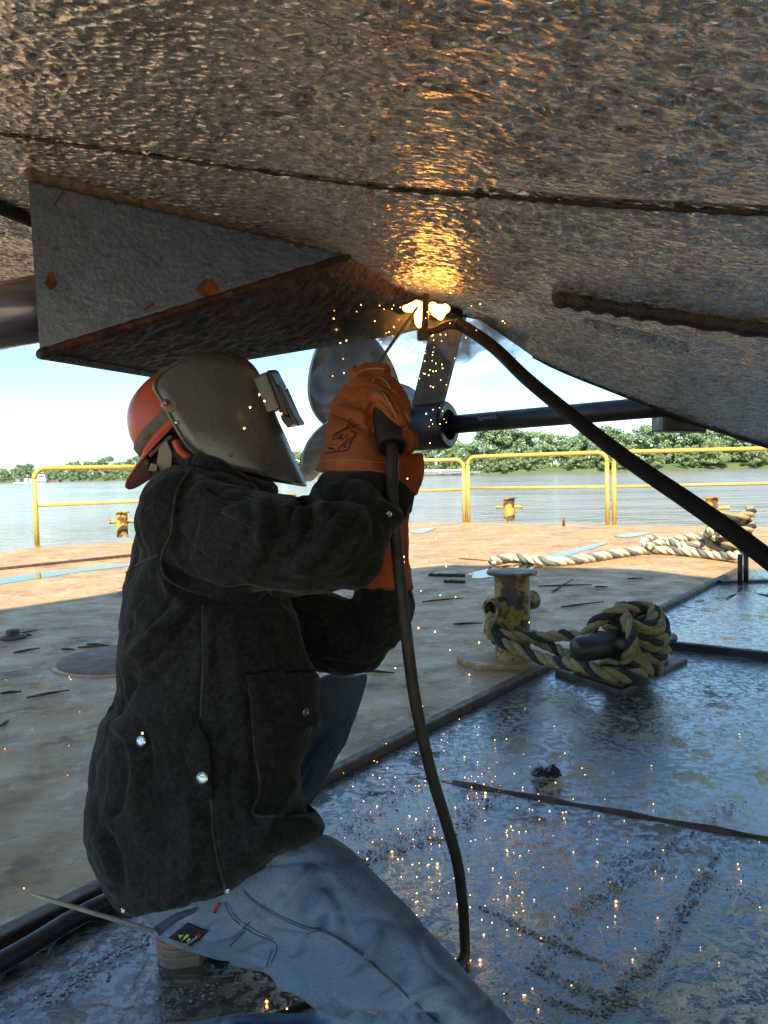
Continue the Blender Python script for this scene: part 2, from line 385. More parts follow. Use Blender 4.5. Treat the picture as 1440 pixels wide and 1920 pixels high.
M['bittyellow'] = pmat('worn_yellow_bitt', [(0.50, 0.27, 0.03), (0.60, 0.34, 0.05)], 9, (0.45, 0.7), bump=[(70, 0.5, 0.003)], spots=[((0.09, 0.04, 0.02), 8, 0.50, 0.56)])
M['bittold'] = pmat('rusty_yellow_bitt', [(0.28, 0.165, 0.03), (0.42, 0.26, 0.05)], 9, (0.4, 0.65), bump=[(70, 0.5, 0.003)], spots=[((0.06, 0.027, 0.015), 9, 0.49, 0.54), ((0.03, 0.02, 0.014), 30, 0.54, 0.62)])
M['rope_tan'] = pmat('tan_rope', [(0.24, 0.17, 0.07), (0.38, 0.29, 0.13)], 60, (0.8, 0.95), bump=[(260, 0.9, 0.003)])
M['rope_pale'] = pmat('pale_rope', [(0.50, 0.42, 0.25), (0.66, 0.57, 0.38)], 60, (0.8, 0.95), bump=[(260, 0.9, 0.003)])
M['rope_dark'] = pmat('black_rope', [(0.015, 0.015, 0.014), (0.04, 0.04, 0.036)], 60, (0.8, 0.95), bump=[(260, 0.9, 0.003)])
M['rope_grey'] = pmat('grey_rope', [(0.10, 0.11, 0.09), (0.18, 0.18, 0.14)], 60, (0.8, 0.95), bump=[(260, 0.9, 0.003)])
M['black'] = pmat('black_rubber', [(0.008, 0.008, 0.008), (0.02, 0.018, 0.016)], 25, (0.35, 0.55), bump=[(120, 0.2, 0.001)])
M['cable_black'] = pmat('matte_cable_jacket', [(0.004, 0.004, 0.004), (0.009, 0.008, 0.008)], 25, (0.6, 0.8), spec=0.25, bump=[(120, 0.2, 0.001)])
M['cable'] = pmat('cable_rubber', [(0.022, 0.017, 0.012), (0.05, 0.04, 0.028)], 25, (0.5, 0.7), bump=[(90, 0.25, 0.001)])
M['jacket'] = pmat('black_suede', [(0.012, 0.0125, 0.012), (0.024, 0.0245, 0.023), (0.042, 0.041, 0.038)], 130, (0.85, 1.0), detail=5, ramp=(0.3, 0.75), spots=[((0.05, 0.049, 0.045), 7, 0.60, 0.82)], bump=[(30, 0.3, 0.004), (130, 0.35, 0.0015), (420, 0.6, 0.001)], spec=0.15, sheen=0.12)
M['jacket_trim'] = pmat('black_suede_edge', [(0.03, 0.03, 0.028), (0.075, 0.072, 0.065)], 40, (0.85, 1.0), spec=0.15, sheen=0.15)
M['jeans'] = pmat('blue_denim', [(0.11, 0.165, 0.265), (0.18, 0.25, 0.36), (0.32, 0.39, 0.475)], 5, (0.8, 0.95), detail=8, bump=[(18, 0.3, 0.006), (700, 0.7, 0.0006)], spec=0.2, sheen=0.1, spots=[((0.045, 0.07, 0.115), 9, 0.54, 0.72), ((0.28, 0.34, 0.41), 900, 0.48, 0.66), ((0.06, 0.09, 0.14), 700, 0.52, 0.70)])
M['jeans_dark'] = pmat('darkened_denim', [(0.04, 0.058, 0.095), (0.09, 0.115, 0.16)], 7, (0.8, 0.95), detail=8, bump=[(18, 0.3, 0.006), (700, 0.7, 0.0006)], spec=0.2)  # far leg's shade put into the denim colour; waistband shares it
M['thread'] = pmat('tan_thread', [(0.16, 0.13, 0.09), (0.24, 0.19, 0.12)], 60, (0.7, 0.9))
M['thread_blue'] = pmat('blue_seam', [(0.03, 0.05, 0.09), (0.10, 0.13, 0.17)], 300, (0.7, 0.9))
M['glove'] = pmat('orange_split_leather', [(0.30, 0.08, 0.026), (0.42, 0.115, 0.036), (0.50, 0.155, 0.055)], 11, (0.75, 0.95), detail=9, bump=[(40, 0.35, 0.004), (330, 0.6, 0.001)], spec=0.25, sheen=0.15, spots=[((0.13, 0.035, 0.015), 6, 0.58, 0.74)])
M['glove_shaded'] = pmat('shaded_orange_leather', [(0.26, 0.06, 0.02), (0.38, 0.095, 0.028), (0.44, 0.125, 0.045)], 14, (0.7, 0.9), bump=[(60, 0.4, 0.004), (330, 0.5, 0.001)], spec=0.3)  # orange glove leather, darkened in colour for the shaded far hand
M['welt'] = pmat('pale_glove_welt', [(0.38, 0.24, 0.17), (0.5, 0.36, 0.27)], 60, (0.7, 0.9))
M['ink'] = pmat('black_ink', [(0.015, 0.013, 0.012), (0.03, 0.022, 0.018)], 60, (0.6, 0.8))
M['hood'] = pmat('grey_hood_fibre', [(0.11, 0.112, 0.104), (0.15, 0.152, 0.14)], 9, (0.2, 0.32), spec=0.9, bump=[(55, 0.12, 0.001)], spots=[((0.12, 0.11, 0.095), 60, 0.68, 0.74), ((0.02, 0.017, 0.013), 90, 0.69, 0.73)])
M['hood_black'] = pmat('black_plastic', [(0.008, 0.008, 0.008), (0.018, 0.017, 0.016)], 12, (0.3, 0.45))
M['lens'] = pmat('welding_lens', [(0.005, 0.01, 0.006), (0.01, 0.02, 0.012)], 5, (0.05, 0.08), spec=0.8)
M['hat'] = pmat('red_orange_hard_hat', [(0.55, 0.07, 0.028), (0.70, 0.11, 0.035), (0.72, 0.17, 0.07)], 7, (0.3, 0.5), bump=[(25, 0.06, 0.002)], spots=[((0.30, 0.10, 0.10), 9, 0.58, 0.75), ((0.20, 0.03, 0.015), 22, 0.64, 0.72)])
M['hatband'] = pmat('grimy_band', [(0.12, 0.105, 0.085), (0.22, 0.19, 0.15)], 50, (0.7, 0.9))
M['metal'] = pmat('bright_snap_metal', [(0.55, 0.55, 0.55), (0.75, 0.75, 0.75)], 30, (0.2, 0.3), metal=1.0)
M['dullmetal'] = pmat('dull_steel', [(0.16, 0.14, 0.12), (0.3, 0.27, 0.24)], 40, (0.35, 0.5), metal=0.8)
M['skin'] = pmat('skin', [(0.42, 0.24, 0.16), (0.5, 0.3, 0.21)], 20, (0.45, 0.6))
M['hair'] = pmat('brown_hair', [(0.02, 0.01, 0.006), (0.07, 0.035, 0.018)], 60, (0.4, 0.6), stretch=(1, 1, 4))
M['strap'] = pmat('tan_suspension_strap', [(0.34, 0.26, 0.18), (0.46, 0.37, 0.27)], 30, (0.7, 0.9))
M['boot'] = pmat('brown_boot_leather', [(0.16, 0.10, 0.05), (0.30, 0.20, 0.10)], 18, (0.5, 0.7), bump=[(60, 0.3, 0.003)])
M['bootsole'] = pmat('grey_tan_sole', [(0.20, 0.14, 0.09), (0.33, 0.24, 0.16)], 25, (0.6, 0.8), bump=[(60, 0.3, 0.003)])
M['bootwelt'] = pmat('red_brown_welt', [(0.26, 0.10, 0.08), (0.38, 0.17, 0.13)], 30, (0.5, 0.7))
M['tagblack'] = pmat('black_label', [(0.008, 0.008, 0.012), (0.014, 0.014, 0.02)], 30, (0.6, 0.8))
M['white'] = pmat('white_print', [(0.6, 0.6, 0.58), (0.75, 0.75, 0.72)], 30, (0.6, 0.8))
M['lime'] = pmat('lime_print', [(0.55, 0.62, 0.12), (0.62, 0.68, 0.18)], 30, (0.6, 0.8))
M['red'] = pmat('red_tab', [(0.42, 0.012, 0.015), (0.5, 0.02, 0.02)], 30, (0.6, 0.8))
M['greyprint'] = pmat('grey_stencil', [(0.22, 0.22, 0.22), (0.3, 0.3, 0.3)], 60, (0.5, 0.6))
M['rod'] = pmat('electrode_flux', [(0.16, 0.11, 0.08), (0.24, 0.18, 0.13)], 50, (0.7, 0.9))
M['whiterod'] = pmat('pale_electrode', [(0.5, 0.48, 0.42), (0.62, 0.6, 0.54)], 50, (0.6, 0.8))
M['leaf'] = [pmat('leaf_%d' % i, [c, tuple(min(1, x * 1.7) for x in c)], 0.35, (0.5, 0.7), detail=3) for i, c in enumerate([(0.125, 0.185, 0.085), (0.14, 0.205, 0.088), (0.115, 0.17, 0.085), (0.17, 0.22, 0.09)])]  # pale greyed greens: distance haze is put into the leaf colour
M['bark'] = pmat('bark', [(0.06, 0.045, 0.03), (0.12, 0.09, 0.06)], 3, (0.8, 0.95))
M['bank'] = pmat('grassy_bank', [(0.07, 0.11, 0.03), (0.12, 0.15, 0.05)], 0.05, (0.8, 0.95))
M['boatwhite'] = pmat('white_boat_paint', [(0.55, 0.55, 0.55), (0.68, 0.68, 0.68)], 1, (0.4, 0.6))
M['bargegrey'] = pmat('grey_barge_paint', [(0.16, 0.17, 0.18), (0.24, 0.25, 0.26)], 1, (0.5, 0.7))
M['bargered'] = pmat('red_brown_cargo', [(0.14, 0.07, 0.05), (0.24, 0.13, 0.09)], 0.5, (0.7, 0.9))
M['glass'] = pmat('dark_window', [(0.02, 0.025, 0.03), (0.03, 0.04, 0.05)], 1, (0.05, 0.1))
M['arc'] = pmat('arc_flame', [(1, 1, 1), (1, 1, 1)], 10, (1, 1), emit=((1.0, 0.40, 0.07), 8))
_n = M['arc'].node_tree.nodes; _l = M['arc'].node_tree.links; _lw = _n.new('ShaderNodeLayerWeight'); _lw.inputs['Blend'].default_value = 0.45; _cr = _n.new('ShaderNodeValToRGB')
_cr.color_ramp.elements[0].position = 0.12; _cr.color_ramp.elements[0].color = (1, 0.42, 0.08, 1); _cr.color_ramp.elements[1].position = 0.6; _cr.color_ramp.elements[1].color = (0.20, 0.06, 0.002, 1)
_l.new(_lw.outputs['Facing'], _cr.inputs['Fac']); _l.new(_cr.outputs['Color'], _n['Principled BSDF'].inputs['Emission Color']); _n['Principled BSDF'].inputs['Base Color'].default_value = (0, 0, 0, 1)
M['arc2'] = pmat('arc_flame_edge', [(1, 1, 1), (1, 1, 1)], 10, (1, 1), emit=((1.0, 0.45, 0.05), 5))
M['spark'] = pmat('spark', [(1, 1, 1), (1, 1, 1)], 10, (1, 1), emit=((1.0, 0.42, 0.09), 6))
def water_mat():
    m = pmat('river_water', [(0.24, 0.19, 0.135), (0.32, 0.26, 0.19)], 0.03, (0.08, 0.14), spec=0.5)
    t = m.node_tree; n = t.nodes; l = t.links; b = n['Principled BSDF']
    tc = n.new('ShaderNodeTexCoord'); prev = None
    for sc, st, ds, sx in ((0.10, 1.0, 1.6, 0.6), (0.5, 1.0, 0.5, 0.7), (2.2, 1.0, 0.14, 0.8)):
        mp = n.new('ShaderNodeMapping'); mp.inputs['Scale'].default_value = (sx, 1, 1); l.new(tc.outputs['Object'], mp.inputs['Vector'])
        z = n.new('ShaderNodeTexNoise'); z.inputs['Scale'].default_value = sc; z.inputs['Detail'].default_value = 4; l.new(mp.outputs['Vector'], z.inputs['Vector'])
        bp = n.new('ShaderNodeBump'); bp.inputs['Strength'].default_value = st; bp.inputs['Distance'].default_value = ds
        l.new(z.outputs['Fac'], bp.inputs['Height'])
        if prev: l.new(prev, bp.inputs['Normal'])
        prev = bp.outputs['Normal']
    l.new(prev, b.inputs['Normal']); return m
M['water'] = water_mat()

# ------------------------------------------------------------------ river, banks, far trees
WZ = -1.1
o = mk('river_water', [(-3000, -40, WZ), (3000, -40, WZ), (3000, 3500, WZ), (-3000, 3500, WZ)], [(0, 1, 2, 3)], M['water'], smooth=False); tag(o, kind='structure')
def bank_d(px):      # how far the opposite bank lies in each direction
    xs = [-600, 0, 300, 700, 900, 1440, 2100]; ds = [760, 720, 640, 430, 330, 290, 270]
    return float(np.interp(px, xs, ds))
bv, bf = [], []
for i, px in enumerate(range(-900, 2400, 50)):
    d = bank_d(px); a = ray(px, 890); a = Vector((a.x, a.y, 0)) / math.hypot(a.x, a.y) * math.sqrt(1 + ((px - 720) / F) ** 2)
    for k, (dd, z) in enumerate(((0, WZ - 0.3), (4, 0.6), (14, 1.6), (400, 3), (1500, 5))):
        bv.append((a.x * (d + dd) , a.y * (d + dd), z + 0.4 * math.sin(i * 1.7 + k)))
    if i:
        for k in range(4):
            q = (i - 1) * 5 + k; bf.append((q, q + 5, q + 6, q + 1))
o = mk('far_bank', bv, bf, M['bank']); tag(o, kind='structure')

def tree_proto(seed, h, wd, mat):
    rr = random.Random(seed); V, Fc = [], []
    cl = []
    for k in range(46):
        t = rr.random() ** 0.8; a = rr.random() * 6.283; zz = h * (0.04 + 0.90 * t)
        rad = wd * (0.30 + 0.9 * math.sin(math.pi * min(1, 0.16 + t * 0.80)) ** 0.8) * 0.55
        cl.append((Vector((math.cos(a) * rad * rr.uniform(0.3, 1), math.sin(a) * rad * rr.uniform(0.3, 1), zz)), h * rr.uniform(0.07, 0.14)))
    for c, s in cl:
        for _ in range(130):
            v = Vector((rr.gauss(0, 1), rr.gauss(0, 1), rr.gauss(0, 1))); v = v.normalized() * (rr.random() ** 0.35)
            p = c + Vector((v.x * s * 1.15, v.y * s * 1.15, v.z * s * 0.8))
            n = (v + Vector((rr.gauss(0, .5), rr.gauss(0, .5), rr.gauss(0.3, .5)))).normalized()
            u = n.cross(Vector((rr.random(), rr.random(), rr.random()))).normalized(); b = n.cross(u)
            z = rr.uniform(0.28, 0.6) * h / 20
            k = len(V); V += [p + u * z, p + b * z * 0.8, p - u * z, p - b * z * 0.8]; Fc.append((k, k + 1, k + 2, k + 3))
    cm = bpy.data.meshes.new('crown'); cm.from_pydata([tuple(v) for v in V], [], Fc); cm.materials.append(mat)
    parts = [tube_vf([(0, 0, -1), (0.1, 0, h * 0.3), (0.0, 0.1, h * 0.8)], [h * 0.022, h * 0.016, h * 0.004], 7)]
    for k in range(5):
        a = rr.random() * 6.28; z0 = h * rr.uniform(0.2, 0.5)
        parts.append(tube_vf([(0, 0, z0), (math.cos(a) * wd * .25, math.sin(a) * wd * .25, z0 + h * .15), (math.cos(a) * wd * .45, math.sin(a) * wd * .45, z0 + h * .3)], [h * .008, h * .005, h * .002], 5))
    v, f = join_vf(parts); tm = bpy.data.meshes.new('trunk'); tm.from_pydata(v, [], f); tm.materials.append(M['bark'])
    return cm, tm
PROTO = [tree_proto(11 + i, h, wd, M['leaf'][i % 4]) for i, (h, wd) in enumerate([(20, 15), (17, 15), (22, 14), (15, 13), (19, 17), (12, 13)])]
def plant_tree(px, dd, k, sc, label, group):
    d = bank_d(px) + dd; a = ray(px, 890); s = math.sqrt(1 + ((px - 720) / F) ** 2) / math.hypot(a.x, a.y)
    t = thing('bank_tree', (a.x * s * d, a.y * s * d, 0.4), label, 'tree', group)
    t.rotation_euler = (0, 0, random.random() * 6.28); t.scale = (sc, sc, sc * random.uniform(0.9, 1.12))
    for nm, me in zip(('crown', 'trunk'), PROTO[k]):
        c = bpy.data.objects.new(nm, me); COL.objects.link(c); c.parent = t
px = 735
while px < 1500:      # the wood on the near-side bank, right of the worker
    tall = 1.0 + 0.10 * math.sin(px * 0.021) + (0.14 if 1130 < px < 1200 else 0)
    plant_tree(px + random.uniform(-8, 8), random.uniform(14, 24), random.choice([0, 1, 2, 4]), tall * random.uniform(0.80, 0.98), 'tall leafy tree in the wood on the far bank, right of the propeller', 'bank trees on the right')
    if random.random() < 0.8: plant_tree(px + random.uniform(-20, 20), random.uniform(2, 6), random.choice([3, 5]), random.uniform(0.50, 0.72), 'low bushy tree at the water line of the right bank', 'bank bushes on the right')
    px += random.uniform(19, 28)
px = -30
while px < 640:       # the more distant wood on the left
    plant_tree(px + random.uniform(-5, 5), random.uniform(20, 60), random.choice([0, 1, 2, 4]), (0.80 + 0.20 * (px > 200)) * random.uniform(0.9, 1.12), 'distant leafy tree on the far bank, left of the worker', 'distant bank trees on the left')
    if random.random() < 0.75: plant_tree(px, random.uniform(3, 8), 5, random.uniform(0.6, 0.95), 'distant low bush on the left far bank', 'distant bank bushes on the left')
    px += random.uniform(13, 21) if px < 260 else 40

def far_box(name, px0, px1, y0, y1, d, dep, mat, parent):     # a block whose front shows between these image lines
    a = P(px0, y1, d); b = P(px1, y1, d); c = P((px0 + px1) / 2, y0, d)
    V, Fc = box_vf(((a.x + b.x) / 2, d + dep / 2, (a.z + c.z) / 2), ((b.x - a.x) / 2, 0, 0), (0, dep / 2, 0), (0, 0, abs(c.z - a.z) / 2))
    return mk(name, V, Fc, mat, parent, False)
t = thing('towboat', P(79, 907, 600), 'small white towboat with square wheelhouse moored at the left far bank', 'boat')
far_box('hull', 66, 88, 901.5, 909, 600, 7, M['bargegrey'], t); far_box('deckhouse', 70, 87, 897, 901.5, 600.5, 5, M['boatwhite'], t)
wh = far_box('wheelhouse', 72, 85, 890, 897, 601, 4, M['boatwhite'], t); far_box('window', 74.5, 83, 892.5, 895, 600.9, .2, M['glass'], wh); far_box('roof', 71, 86, 889.2, 890, 600.7, 5, M['boatwhite'], wh)
t = thing('cargo_barge', P(100, 908, 602), 'low reddish-brown loaded barge beside the white towboat', 'barge')
far_box('hull', 88.5, 112, 904.5, 909, 602, 9, M['bargered'], t); far_box('cargo', 90, 111, 900.5, 904.5, 603, 6, M['bargered'], t)
t = thing('work_barge', P(45, 908, 605), 'pale work barge with white machinery left of the towboat', 'barge')
far_box('hull', 25, 64, 904.5, 909.5, 605, 8, M['boatwhite'], t)
for x0, x1, y0 in ((30, 38, 898), (46, 53, 896.5), (56, 62, 897.5)): far_box('deck_machinery', x0, x1, y0, 904.5, 607, 3, M['boatwhite'] if x0 != 30 else M['bargegrey'], t)
t = thing('grey_barge', P(830, 888, 280), 'long low grey barge moored under the trees beside the railing', 'barge')
far_box('hull', 770, 900, 884.5, 890, 280, 10, M['bargegrey'], t); far_box('coaming', 795, 868, 880, 884.5, 282, 7, M['boatwhite'], t)

# ------------------------------------------------------------------ barge deck
EDGE = [(-14, 4.6), tuple(D(0, 1035))[:2], tuple(D(70, 1027))[:2], (-1.6, 12.2), tuple(D(780, 980))[:2], (1.3, 13.1), tuple(D(1140, 985))[:2], tuple(D(1440, 987))[:2], (13, 7.2)]
poly = EDGE + [(13, -16), (-14, -16)]
v, f = prism_vf(poly, -1.6, 0.0)
deck = mk('barge_deck', v, f, M['deck_dry'], smooth=False); tag(deck, kind='structure')
O0 = D(0, 1785); LD = Vector((0.606, 0.795, 0)).normalized(); CD = Vector((0.894, -0.447, 0)).normalized()
def ST(s, t, z=0.0): q = O0 + LD * s + CD * t; return Vector((q.x, q.y, z))
def st_of(p):
    d = Vector(p) - O0; det = LD.x * CD.y - LD.y * CD.x
    return ((d.x * CD.y - d.y * CD.x) / det, (LD.x * d.y - LD.y * d.x) / det)
def plate(s0, s1, t0, t1, z0, z1, mat, bv_=0.003, name='deck_plate', par_=deck, extra=None):
    g = 0.0014
    pl = extra or [ST(s0 + g, t0 + g), ST(s1 - g, t0 + g), ST(s1 - g, t1 - g), ST(s0 + g, t1 - g)]
    vv, ff = prism_vf([(p.x, p.y) for p in pl], z0, z1)
    oo = mk(name, vv, ff, mat, par_, False); bevel(oo, bv_, 2); return oo
s1 = st_of(D(0, 1152))[0]; s2 = st_of(D(790, 1232))[0]
# dry rusty plates on the left of the curb
for i, (a, b) in enumerate(((-4, s1 - 2.9), (s1 - 2.9, s1), (s1, s1 + 2.6), (s1 + 2.6, s1 + 5.0))):
    for c, d in ((-2.6, -0.03), (-5.4, -2.6), (-8, -5.4)):
        if b > s1 + 4 and c < -3: continue
        plate(a, b, c, d, -0.01, 0.004 + 0.0012 * ((i * 3 + int(c)) % 3), M['deck_dry'], 0.002)
curb = mk('deck_curb', *prism_vf([tuple(ST(-3, -0.03))[:2], tuple(ST(6.3, -0.03))[:2], tuple(ST(6.3, 0.012))[:2], tuple(ST(-3, 0.012))[:2]], -0.01, 0.035), M['curb'], None, False)
bevel(curb, 0.006); tag(curb, 'long rusty steel curb bar between the dry and wet decks', 'curb')
# wet black plates right of it
TG = 0.20
plate(-3, 6.3, 0.014, TG, -0.01, 0.006, M['deck_wet'], 0.002)
xs_ = [-3, -2.0, st_of(D(850, 1480))[0], st_of(D(1260, 1215))[0], 4.6, 6.4]
TJ = 2.4
for i in range(5):
    for k, (c, d) in enumerate(((TG, TJ), (TJ, 5.5))):
        plate(xs_[i] + (0.012 if i else 0), xs_[i + 1], c, d, -0.01, 0.014 + 0.002 * ((i + 2 * k) % 2), M['deck_wet'], 0.004)
a = D(850, 1478); b = D(1470, 1592); pth = [a.lerp(b, k / 12) + Vector((0, 0, 0.012 + 0.003 * math.sin(k * 2.1))) for k in range(13)]
o = tube('weld_lip', pth, 0.012, M['curb'], deck, 8)
# raised hatch plate, right
hp = [D(1253, 1222), D(1460, 1246), D(1560, 1170), D(1392, 1122)]
hp = [(p.x, p.y) for p in hp]
hatch = thing('hatch_cover', (hp[0][0], hp[0][1], 0.015), 'raised wet steel hatch plate with thick black edge at right', 'hatch')
o = mk('cover_plate', *prism_vf(hp, 0.045, 0.055), M['deck_wet'], hatch, False); bevel(o, 0.003)
o = mk('edge_frame', *prism_vf([(p[0] * 0.998 + 0.004, p[1] * 0.998 + 0.008) for p in hp], 0.0, 0.0445), M['black'], hatch, False)

def puddle(pts, z=0.0085):
    q = [D(x, y, z) for x, y in spl2(pts + pts[:1], 12)[:-1]]; c = sum(q, Vector()) / len(q)
    q = [p + (p - c) * (0.28 * noise.noise(p * 5) + 0.22 * noise.noise(p * 14)) for p in q]
    oo = mk('puddle', q, [tuple(range(len(q)))], M['puddle'], None, False); return oo
for pts, lab in (([(-30, 1088), (60, 1076), (150, 1066), (235, 1057), (262, 1058), (150, 1072), (60, 1086), (-30, 1098)], 'long thin puddle on the sunlit deck at the left edge'),
                 ([(880, 1078), (925, 1062), (985, 1058), (1010, 1064), (960, 1076), (905, 1084)], 'blue puddle just behind the foreground bitt'),
                 ([(1000, 1047), (1070, 1032), (1120, 1019), (1130, 1022), (1060, 1042), (1015, 1050)], 'narrow winding puddle between the two ropes on sunlit deck'),
                 ([(1152, 1005), (1180, 1000), (1220, 998), (1205, 1003), (1170, 1008)], 'small puddle in front of the railing gap'),
                 ([(770, 997), (790, 992), (815, 990), (800, 997), (780, 1000)], 'small puddle right of the far glove')):
    tag(puddle(pts), lab, 'puddle')
# low kerb strip along the left rim
a = D(-60, 1076); b = D(262, 1042)
ax = (b - a).normalized(); nn = Vector((-ax.y, ax.x, 0)) * 0.03
o = mk('rim_strip', *prism_vf([tuple(p)[:2] for p in (a - nn, b - nn, b + nn, a + nn)], -0.01, 0.03), M['curb'], None, False); tag(o, 'low steel strip along the left rim of the sunlit deck', 'strip')

# manhole, bolt, sticks, debris
c = D(232, 1239); mh = thing('manhole_cover', (c.x, c.y, 0), 'round rusty manhole cover flush in the deck left of the worker', 'manhole')
o = lathe('cover_disc', [(0.0, 0), (0.295, 0), (0.305, 0.012), (0.285, 0.02), (0, 0.022)], (c.x, c.y, 0.004), (0, 0, 1), M['manhole'], mh, 48)
o = lathe('rim_ring', [(0.31, 0), (0.33, 0), (0.33, 0.012), (0.31, 0.012)], (c.x, c.y, 0.001), (0, 0, 1), M['deck_dry'], mh, 48)
c = D(25, 1199); bt = thing('flanged_bolt', (c.x, c.y, 0), 'big rusty bolt head on round flange at far left', 'bolt')
lathe('flange', [(0.0, 0), (0.07, 0), (0.072, 0.012), (0.06, 0.02), (0, 0.021)], (c.x, c.y, 0.005), (0, 0, 1), M['curb'], bt, 28)
lathe('bolt_head', [(0.0, 0), (0.036, 0), (0.036, 0.028), (0.03, 0.034), (0, 0.035)], (c.x, c.y, 0.024), (0, 0, 1), M['curb'], bt, 6, False)
c = D(227, 1117); o = lathe('round_cap', [(0, 0), (0.035, 0), (0.03, 0.02), (0.015, 0.03), (0, 0.032)], (c.x, c.y, 0.004), (0, 0, 1), M['bargegrey'], None, 16); tag(o, 'small grey dome cap at the shadow edge by the jacket', 'cap')
STK = [((50, 1308), (130, 1294), 'pair'), ((25, 1224), (75, 1215), 's'), ((115, 1217), (140, 1218), 's'), ((146, 1214), (206, 1210), 's'), ((162, 1208), (196, 1209), 's'), ((0, 1300), (40, 1297), 's'),
       ((0, 1362), (16, 1350), 's'), ((0, 1195), (70, 1181), 's'), ((40, 1190), (60, 1191), 's'), ((1035, 1110), (1075, 1085), 's'), ((1008, 1099), (1110, 1096), 's'), ((1052, 1138), (1132, 1128), 's'), ((860, 1047), (925, 1052), 's'),
       ((685, 1258), (740, 1262), 's'), ((1176, 1085), (1205, 1084), 's'), ((792, 1128), (870, 1121), 's'), ((850, 1170), (905, 1168), 's'), ((1115, 1100), (1140, 1100), 's')]
RODL = ['longest dark scrap rod on the left deck below the manhole', 'slanting scrap rod on the left deck below the flanged bolt', 'tiny scrap stub left of the manhole cover', 'thin scrap rod just behind the manhole cover', 'short scrap rod lying across the one behind the manhole', 'straight scrap rod at the left picture edge, level with the manhole bottom',
        'short tilted scrap rod at the left picture edge, lowest one', 'scrap rod lying behind the flanged bolt', 'small scrap stub touching the flanged bolt', 'tilted scrap rod right of the foreground bitt flange', 'long level scrap rod right of the foreground bitt top', 'bent scrap rod midway between bitt and cleat top', 'pale thin rod at the left end of the sunlit rope',
        'scrap rod on the deck right of the far elbow', 'short scrap rod on shaded deck behind the cleat, rightmost', 'scrap rod left of the foreground bitt flange', 'scrap rod left of the foreground bitt, near its foot', 'tiny scrap stub right of the long level rod']
for i, (p, q, kd) in enumerate(STK):
    a = D(*p, 0.012); b = D(*q, 0.012); m_ = a.lerp(b, 0.5) + Vector((0, 0.01, 0))
    o = tube('scrap_stick', [a, a.lerp(m_, .5), m_, b], [0.004, 0.006, 0.006, 0.003], M['black'] if i % 3 else M['rust'], None, 6)
    tag(o, RODL[i], 'scrap rod', 'scrap rods on the %s deck' % ('left' if p[0] < 300 else 'middle'))
for p, q, r_, lab in (((803, 1078), (872, 1079), 0.018, 'black rubber scrap strip lying left of the foreground bitt'), ((832, 1090), (872, 1091), 0.016, 'short black scrap lump in front of the rubber strip'), ((930, 1052), (1010, 1056), 0.02, 'dark rag bundle under the pale rope end')):
    a = D(*p, 0.016); b = D(*q, 0.016)
    v, f = tube_vf([a.lerp(b, k / 10) + Vector((0, 0.01 * math.sin(k * 1.9), 0.004 * math.sin(k * 2.7))) for k in range(11)], [r_ * (0.6 + 0.4 * math.sin(k * 1.3) ** 2) for k in range(11)], 8)
    tag(mk('scrap_lump', v, f, M['black']), lab, 'scrap')
# slag lump on the wet deck
def crumb_vf(c, r, rr, flat=0.5):
    V = []; q = [(1, 0, 0), (-1, 0, 0), (0, 1, 0), (0, -1, 0), (0, 0, 1), (.7, .7, .3), (-.7, .7, .4), (.7, -.7, .4), (-.7, -.7, .3)]
    V = [Vector(c) + Vector((x * r * rr.uniform(.6, 1.2), y * r * rr.uniform(.6, 1.2), z * r * flat * rr.uniform(.6, 1.3))) for x, y, z in q]
    Fc = [(4, 0, 5), (4, 5, 2), (4, 2, 6), (4, 6, 1), (4, 1, 8), (4, 8, 3), (4, 3, 7), (4, 7, 0), (0, 2, 5), (2, 1, 6), (1, 3, 8), (3, 0, 7)]
    return V, Fc
rr = random.Random(3)
lump = [crumb_vf(D(1024 + rr.uniform(-18, 18), 1448 + rr.uniform(-5, 6), 0.02 + rr.uniform(0, 0.025)), rr.uniform(0.012, 0.024), rr, 1.0) for _ in range(16)]
o = mk('slag_lump', *join_vf(lump), M['black'], None, False); tag(o, 'black jagged slag lump on the wet plate below the cleat', 'slag')
CR = []
def crumbs(poly, n, wd, r0, r1, z=0.017, fl=0.6):
    q = spl2(poly, 6)
    for _ in range(n):
        k = rr.random() * (len(q) - 1); i = int(k); u = k - i
        x = q[i][0] * (1 - u) + q[min(i + 1, len(q) - 1)][0] * u + rr.gauss(0, wd); y = q[i][1] * (1 - u) + q[min(i + 1, len(q) - 1)][1] * u + rr.gauss(0, wd * 0.6)
        if y < 1000 or y > 2000: continue
        CR.append(crumb_vf(D(x, y, z), rr.uniform(r0, r1) * rr.choice([0.35, 0.5, 0.6, 0.9]), rr, fl))
crumbs([(0, 1880), (120, 1850), (200, 1800), (260, 1750), (290, 1735)], 420, 18, 0.0018, 0.0065)
crumbs([(300, 1870), (400, 1860), (470, 1900)], 90, 14, 0.002, 0.005)
crumbs([(1000, 1830), (1100, 1700), (1200, 1620), (1290, 1560), (1400, 1490)], 380, 13, 0.0015, 0.006)
crumbs([(1130, 1900), (1190, 1830), (1230, 1800), (1290, 1700), (1350, 1600)], 380, 10, 0.0015, 0.007)
crumbs([(905, 1700), (1000, 1750), (1060, 1775), (1150, 1812)], 300, 4, 0.002, 0.006)
crumbs([(1000, 1815), (1080, 1850), (1140, 1870), (1200, 1880)], 260, 8, 0.0015, 0.006)
crumbs([(1020, 1870), (1130, 1905)], 90, 5, 0.002, 0.006)
crumbs([(700, 1600), (760, 1570), (830, 1530), (900, 1490)], 260, 12, 0.0015, 0.005)
crumbs([(640, 1560), (720, 1510), (820, 1450), (900, 1420)], 330, 12, 0.0015, 0.005)
